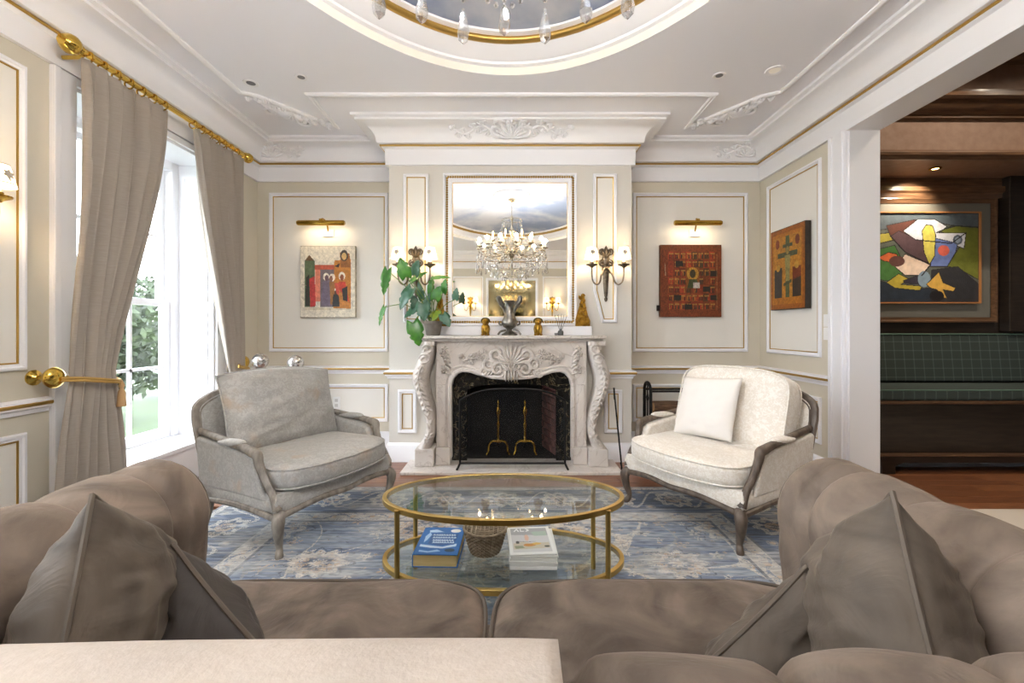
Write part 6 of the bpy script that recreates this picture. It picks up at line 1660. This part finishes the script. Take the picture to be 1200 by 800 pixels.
throw('smaller taupe velvet cushion lying before the larger one by the bare sofa back', P(944, 664, 0.98), (-0.86, -0.2), (0.34, 0.30), 0.18, m_velvetd, 14, 34)
# wool throw over the sofa back
yc, zc, r = 0.467, 0.706, 0.136
def thr(u, v, ins=0.0):
    x = -1.02 + (0.062 + 1.02) * u
    Ls = [(0.604, 0.50), (0.604, 0.66)]
    t = v
    if t < 0.3: z = 0.46 + (zc - 0.46) * t / 0.3; y = yc + r; 
    elif t < 0.7: a = (t - 0.3) / 0.4 * PI; y = yc + r * math.cos(a); z = zc + r * math.sin(a)
    else: z = zc - (t - 0.7) / 0.3 * 0.42; y = yc - r
    q = mnoise.noise(Vector((x * 3, v * 3, 2.2)))
    k = 0.006 * q
    return (x + 0.012 * math.sin(v * 9) * u, y + k * (1 if v < .5 else -1), z + k)
th_o = MB().grid(lambda u, v: thr(u, v), 60, 60).build('wool_throw', m_throw, ang=80, recalc=False)
s_ = th_o.modifiers.new('thick', 'SOLIDIFY'); s_.thickness = 0.014; s_.offset = 0
tag(th_o, 'thick cream wool throw draped over the sofa back', 'throw')

# ------------------------------------------------------------------ log rack with logs, mercury balls
lr = thing('log_rack', 'black iron log rack in the alcove behind the cream chair', 'log rack', (1.48, 4.28, 0.0))
for x in (1.285, 1.70):
    MB().tube(smooth_path([(x, 4.16, 0.0), (x, 4.16, 0.55), (x, 4.18, 0.66), (x, 4.26, 0.695), (x, 4.34, 0.66), (x, 4.36, 0.55), (x, 4.36, 0.0)], 5), 0.015, 8).build('end_hoop', m_iron, lr)
    MB().tube(smooth_path([(x, 4.26, 0.69), (x - .0, 4.26, 0.58), (x, 4.235, 0.55), (x, 4.26, 0.52), (x, 4.285, 0.55), (x, 4.26, 0.58)], 4), 0.007, 6).tube([(x, 4.26, .52), (x, 4.26, .1)], 0.007, 6).build('hoop_bar', m_iron, lr)
for y, z in ((4.18, 0.62), (4.34, 0.62), (4.18, 0.08), (4.34, 0.08), (4.26, 0.08)):
    MB().tube([(1.285, y, z), (1.70, y, z)], 0.010, 8).build('rail', m_iron, lr)
rnd = random.Random(9)
k = 0
rows = ('bottom', 'second lowest', 'middle', 'second highest', 'top')
for r_ in range(5):
    for c_ in range(2):
        rad = 0.042; y = 4.215 + c_ * 0.09 + (0.0 if r_ % 2 else 0.004); z = 0.135 + r_ * 0.083
        x0_ = 1.32 + rnd.uniform(0, .03); x1_ = 1.66 + rnd.uniform(-.02, .02)
        t = thing('firewood_log', 'split firewood log in the %s row of the rack on the %s side' % (rows[r_], ('room', 'wall')[c_]), 'log', (x0_, y, z), 0, 'firewood logs in the rack')
        pts = []; 
        MB().tube([(0, 0, 0), ((x1_ - x0_) * .5, 0.003, 0.002), (x1_ - x0_, 0, 0)], [rad, rad * 1.02, rad * .96], 9).build('bark', m_log, t, world=False)
        MB().lathe([(0, -0.002), (rad * .93, -0.002), (rad * .95, 0.002)], (0, 0, 0), 9, 'x').lathe([(rad * .9, x1_ - x0_ - .002), (rad * .9, x1_ - x0_ + .002), (0, x1_ - x0_ + .002)], (0, 0, 0), 9, 'x').build('cut_end', m_logend, t, world=False)
for i, (u, v, lab) in enumerate(((305, 423, 'mercury glass ball on a slim stand next to the corner curtain'), (346.5, 425, 'mercury glass ball on a slim stand behind the top of the grey chair'))):
    c = P(u, v, 3.95); t = thing('ball_stand', lab, 'ornament', (c.x, 3.95, 0))
    MB().ell((0, 0, c.z), (0.07, 0.07, 0.07), None, 20, 14).build('mercury_ball', m_merc, t, world=False)
    MB().lathe([(0, 0), (0.10, 0.0), (0.10, 0.015), (0.03, 0.03), (0.014, 0.06), (0.014, c.z - 0.12), (0.03, c.z - 0.085), (0.035, c.z - 0.062), (0, c.z - 0.06)], (0, 0, 0), 18).build('stand', m_pewter, t, world=False)

# ------------------------------------------------------------------ chandelier
CX, CY = -0.03, 0.83
ch = thing('crystal_chandelier', 'large crystal chandelier with candle bulbs hanging from the oval dome', 'chandelier', (CX, CY, 1.93))
m_chrome = M_('chandelier_metal', (196, 186, 164), 0.25, 1.0)
def cl(x, y, z): return (CX + x, CY + y, z)
MB().lathe([(0.0, 3.34), (0.06, 3.325), (0.05, 3.29), (0.02, 3.275), (0.006, 3.27), (0.006, 3.06), (0.02, 3.04), (0.03, 3.0), (0.015, 2.96), (0.02, 2.86), (0.05, 2.80), (0.03, 2.74), (0.018, 2.66), (0.05, 2.56), (0.09, 2.50), (0.10, 2.46), (0.06, 2.40), (0.02, 2.36), (0.012, 2.1), (0.0, 2.0)][::-1], (CX, CY, 0), 20).build('stem', m_chrome, ch)
for z, r_ in ((2.98, 0.16), (2.46, 0.55), (2.36, 0.46), (2.24, 0.36), (2.14, 0.26), (2.05, 0.15)):
    MB().tube([cl(r_ * math.cos(2 * PI * k / 48), r_ * math.sin(2 * PI * k / 48), z) for k in range(48)], 0.006, 6, closed=True).build('crystal_hoop', m_chrome, ch)
arm0 = MB().tube(smooth_path([(0.06, 0, 2.50), (0.18, 0, 2.40), (0.36, 0, 2.38), (0.50, 0, 2.44), (0.545, 0, 2.50)], 6), 0.008, 6).lathe([(0.01, 2.50), (0.045, 2.515), (0.048, 2.525), (0.012, 2.53)], (0.545, 0, 0), 14)
arm0.v = [(x, y, z - 1.93) for x, y, z in arm0.v]; arm0 = arm0.build('arm', m_chrome, ch, world=False)
can0 = MB().lathe([(0.011, 2.53), (0.011, 2.585), (0, 2.586)], (0.545, 0, 0), 8); can0.v = [(x, y, z - 1.93) for x, y, z in can0.v]; can0 = can0.build('candle_sleeve', m_candle, ch, world=False)
blb0 = MB().lathe([(0.006, 2.586), (0.013, 2.605), (0.011, 2.63), (0.004, 2.66), (0, 2.668)], (0.545, 0, 0), 8); blb0.v = [(x, y, z - 1.93) for x, y, z in blb0.v]; blb0 = blb0.build('candle_bulb', m_bulb, ch, world=False)
for tier, (n_, sc_, dz, ph) in enumerate(((14, 1.0, 0.0, 0.1), (8, 0.62, 0.10, 0.3))):
    for k in range(n_):
        M4 = T(0, 0, dz) @ Matrix.Rotation(2 * PI * k / n_ + ph, 4, 'Z')
        for base in (arm0, can0, blb0):
            x_ = Matrix.Translation((-(1 - sc_) * 0.545, 0, 0)) if base is not arm0 else Matrix.Diagonal((sc_, 1, 1, 1))
            if tier == 0 and k == 0: base.matrix_local = M4 @ x_
            else: link_copy(base, ch, M4 @ x_)
for k in range(14):
    a = 2 * PI * k / 14 + 0.1; lamp('candle_light', 'POINT', cl(0.545 * math.cos(a), 0.545 * math.sin(a), 2.625), CANDLE_W, (1, 0.965, 0.92), 0.022, ch)
# crystals
def drop_mesh(L_, w_):
    return MB().lathe([(0.0, 0.0), (0.005, -0.004), (0.004, -0.012), (0.006, -0.016), (w_ * .55, -0.3 * L_), (w_, -0.66 * L_), (w_ * .8, -0.86 * L_), (0.0, -L_)], (0, 0, 0), 6)
pend = drop_mesh(0.10, 0.018).build('pendant', m_crystal, ch, world=False, smooth=False)
pend2 = drop_mesh(0.075, 0.012).build('pendant', m_crystal, ch, world=False, smooth=False)
used = [False, False]
def hang(x, y, z, k, sc_=1.0, rz=0.0):
    b_ = (pend, pend2)[k]; M4 = T(x, y, z - 1.93) @ Matrix.Rotation(rz, 4, 'Z') @ Matrix.Scale(sc_, 4)
    if not used[k]: b_.matrix_local = M4; used[k] = True
    else: link_copy(b_, ch, M4)
rnd = random.Random(6)
for k in range(28):
    a = 2 * PI * k / 28
    hang(0.575 * math.cos(a), 0.575 * math.sin(a), (2.215, 2.25)[k % 2], 0, 1.15, a)
for z, r_, n_ in ((2.44, 0.555, 30), (2.35, 0.47, 28), (2.23, 0.37, 24), (2.13, 0.27, 18), (2.04, 0.16, 12)):
    for k in range(n_):
        a = 2 * PI * (k + .5) / n_; hang(r_ * math.cos(a), r_ * math.sin(a), z, 1 if k % 2 else 0, 0.95 + 0.2 * rnd.random(), a)
for k in range(10):
    a = 2 * PI * k / 10; hang(0.16 * math.cos(a), 0.16 * math.sin(a), 2.97, 1, 1.0, a)
for k in range(14):
    a = 2 * PI * k / 14 + 0.1; hang(0.545 * math.cos(a), 0.545 * math.sin(a), 2.50, 1, 0.9, a)
mb = MB()
for k in range(14):            # bead swags between the outer drops
    a0_, a1_ = 2 * PI * k / 14, 2 * PI * (k + 1) / 14
    for i in range(11):
        t = i / 10; a = a0_ + (a1_ - a0_) * t; z = 2.35 - 0.10 * (1 - (2 * t - 1) ** 2) - 0.0
        mb.ell(cl(0.575 * math.cos(a), 0.575 * math.sin(a), z - 0.02), (0.009, 0.009, 0.009), None, 6, 4)
    for i in range(5): mb.ell(cl(0.575 * math.cos(a0_), 0.575 * math.sin(a0_), 2.33 - 0.022 * i), (0.009, 0.009, 0.010), None, 6, 4)
    am = (a0_ + a1_) / 2
    for i in range(2): mb.ell(cl(0.575 * math.cos(am), 0.575 * math.sin(am), 2.25 - 0.022 * i), (0.008, 0.008, 0.010), None, 6, 4)
for k in range(12):            # strands from the crown to the hoop
    a = 2 * PI * k / 12
    for i in range(16):
        t = i / 15; r_ = 0.16 + (0.34 - 0.16) * t ** 2; z = 2.97 - 0.36 * t ** 0.8
        mb.ell(cl(r_ * math.cos(a), r_ * math.sin(a), z), (0.009, 0.009, 0.012), None, 6, 4)
o = mb.build('bead_strands', m_crystal, ch); o['kind'] = 'stuff'
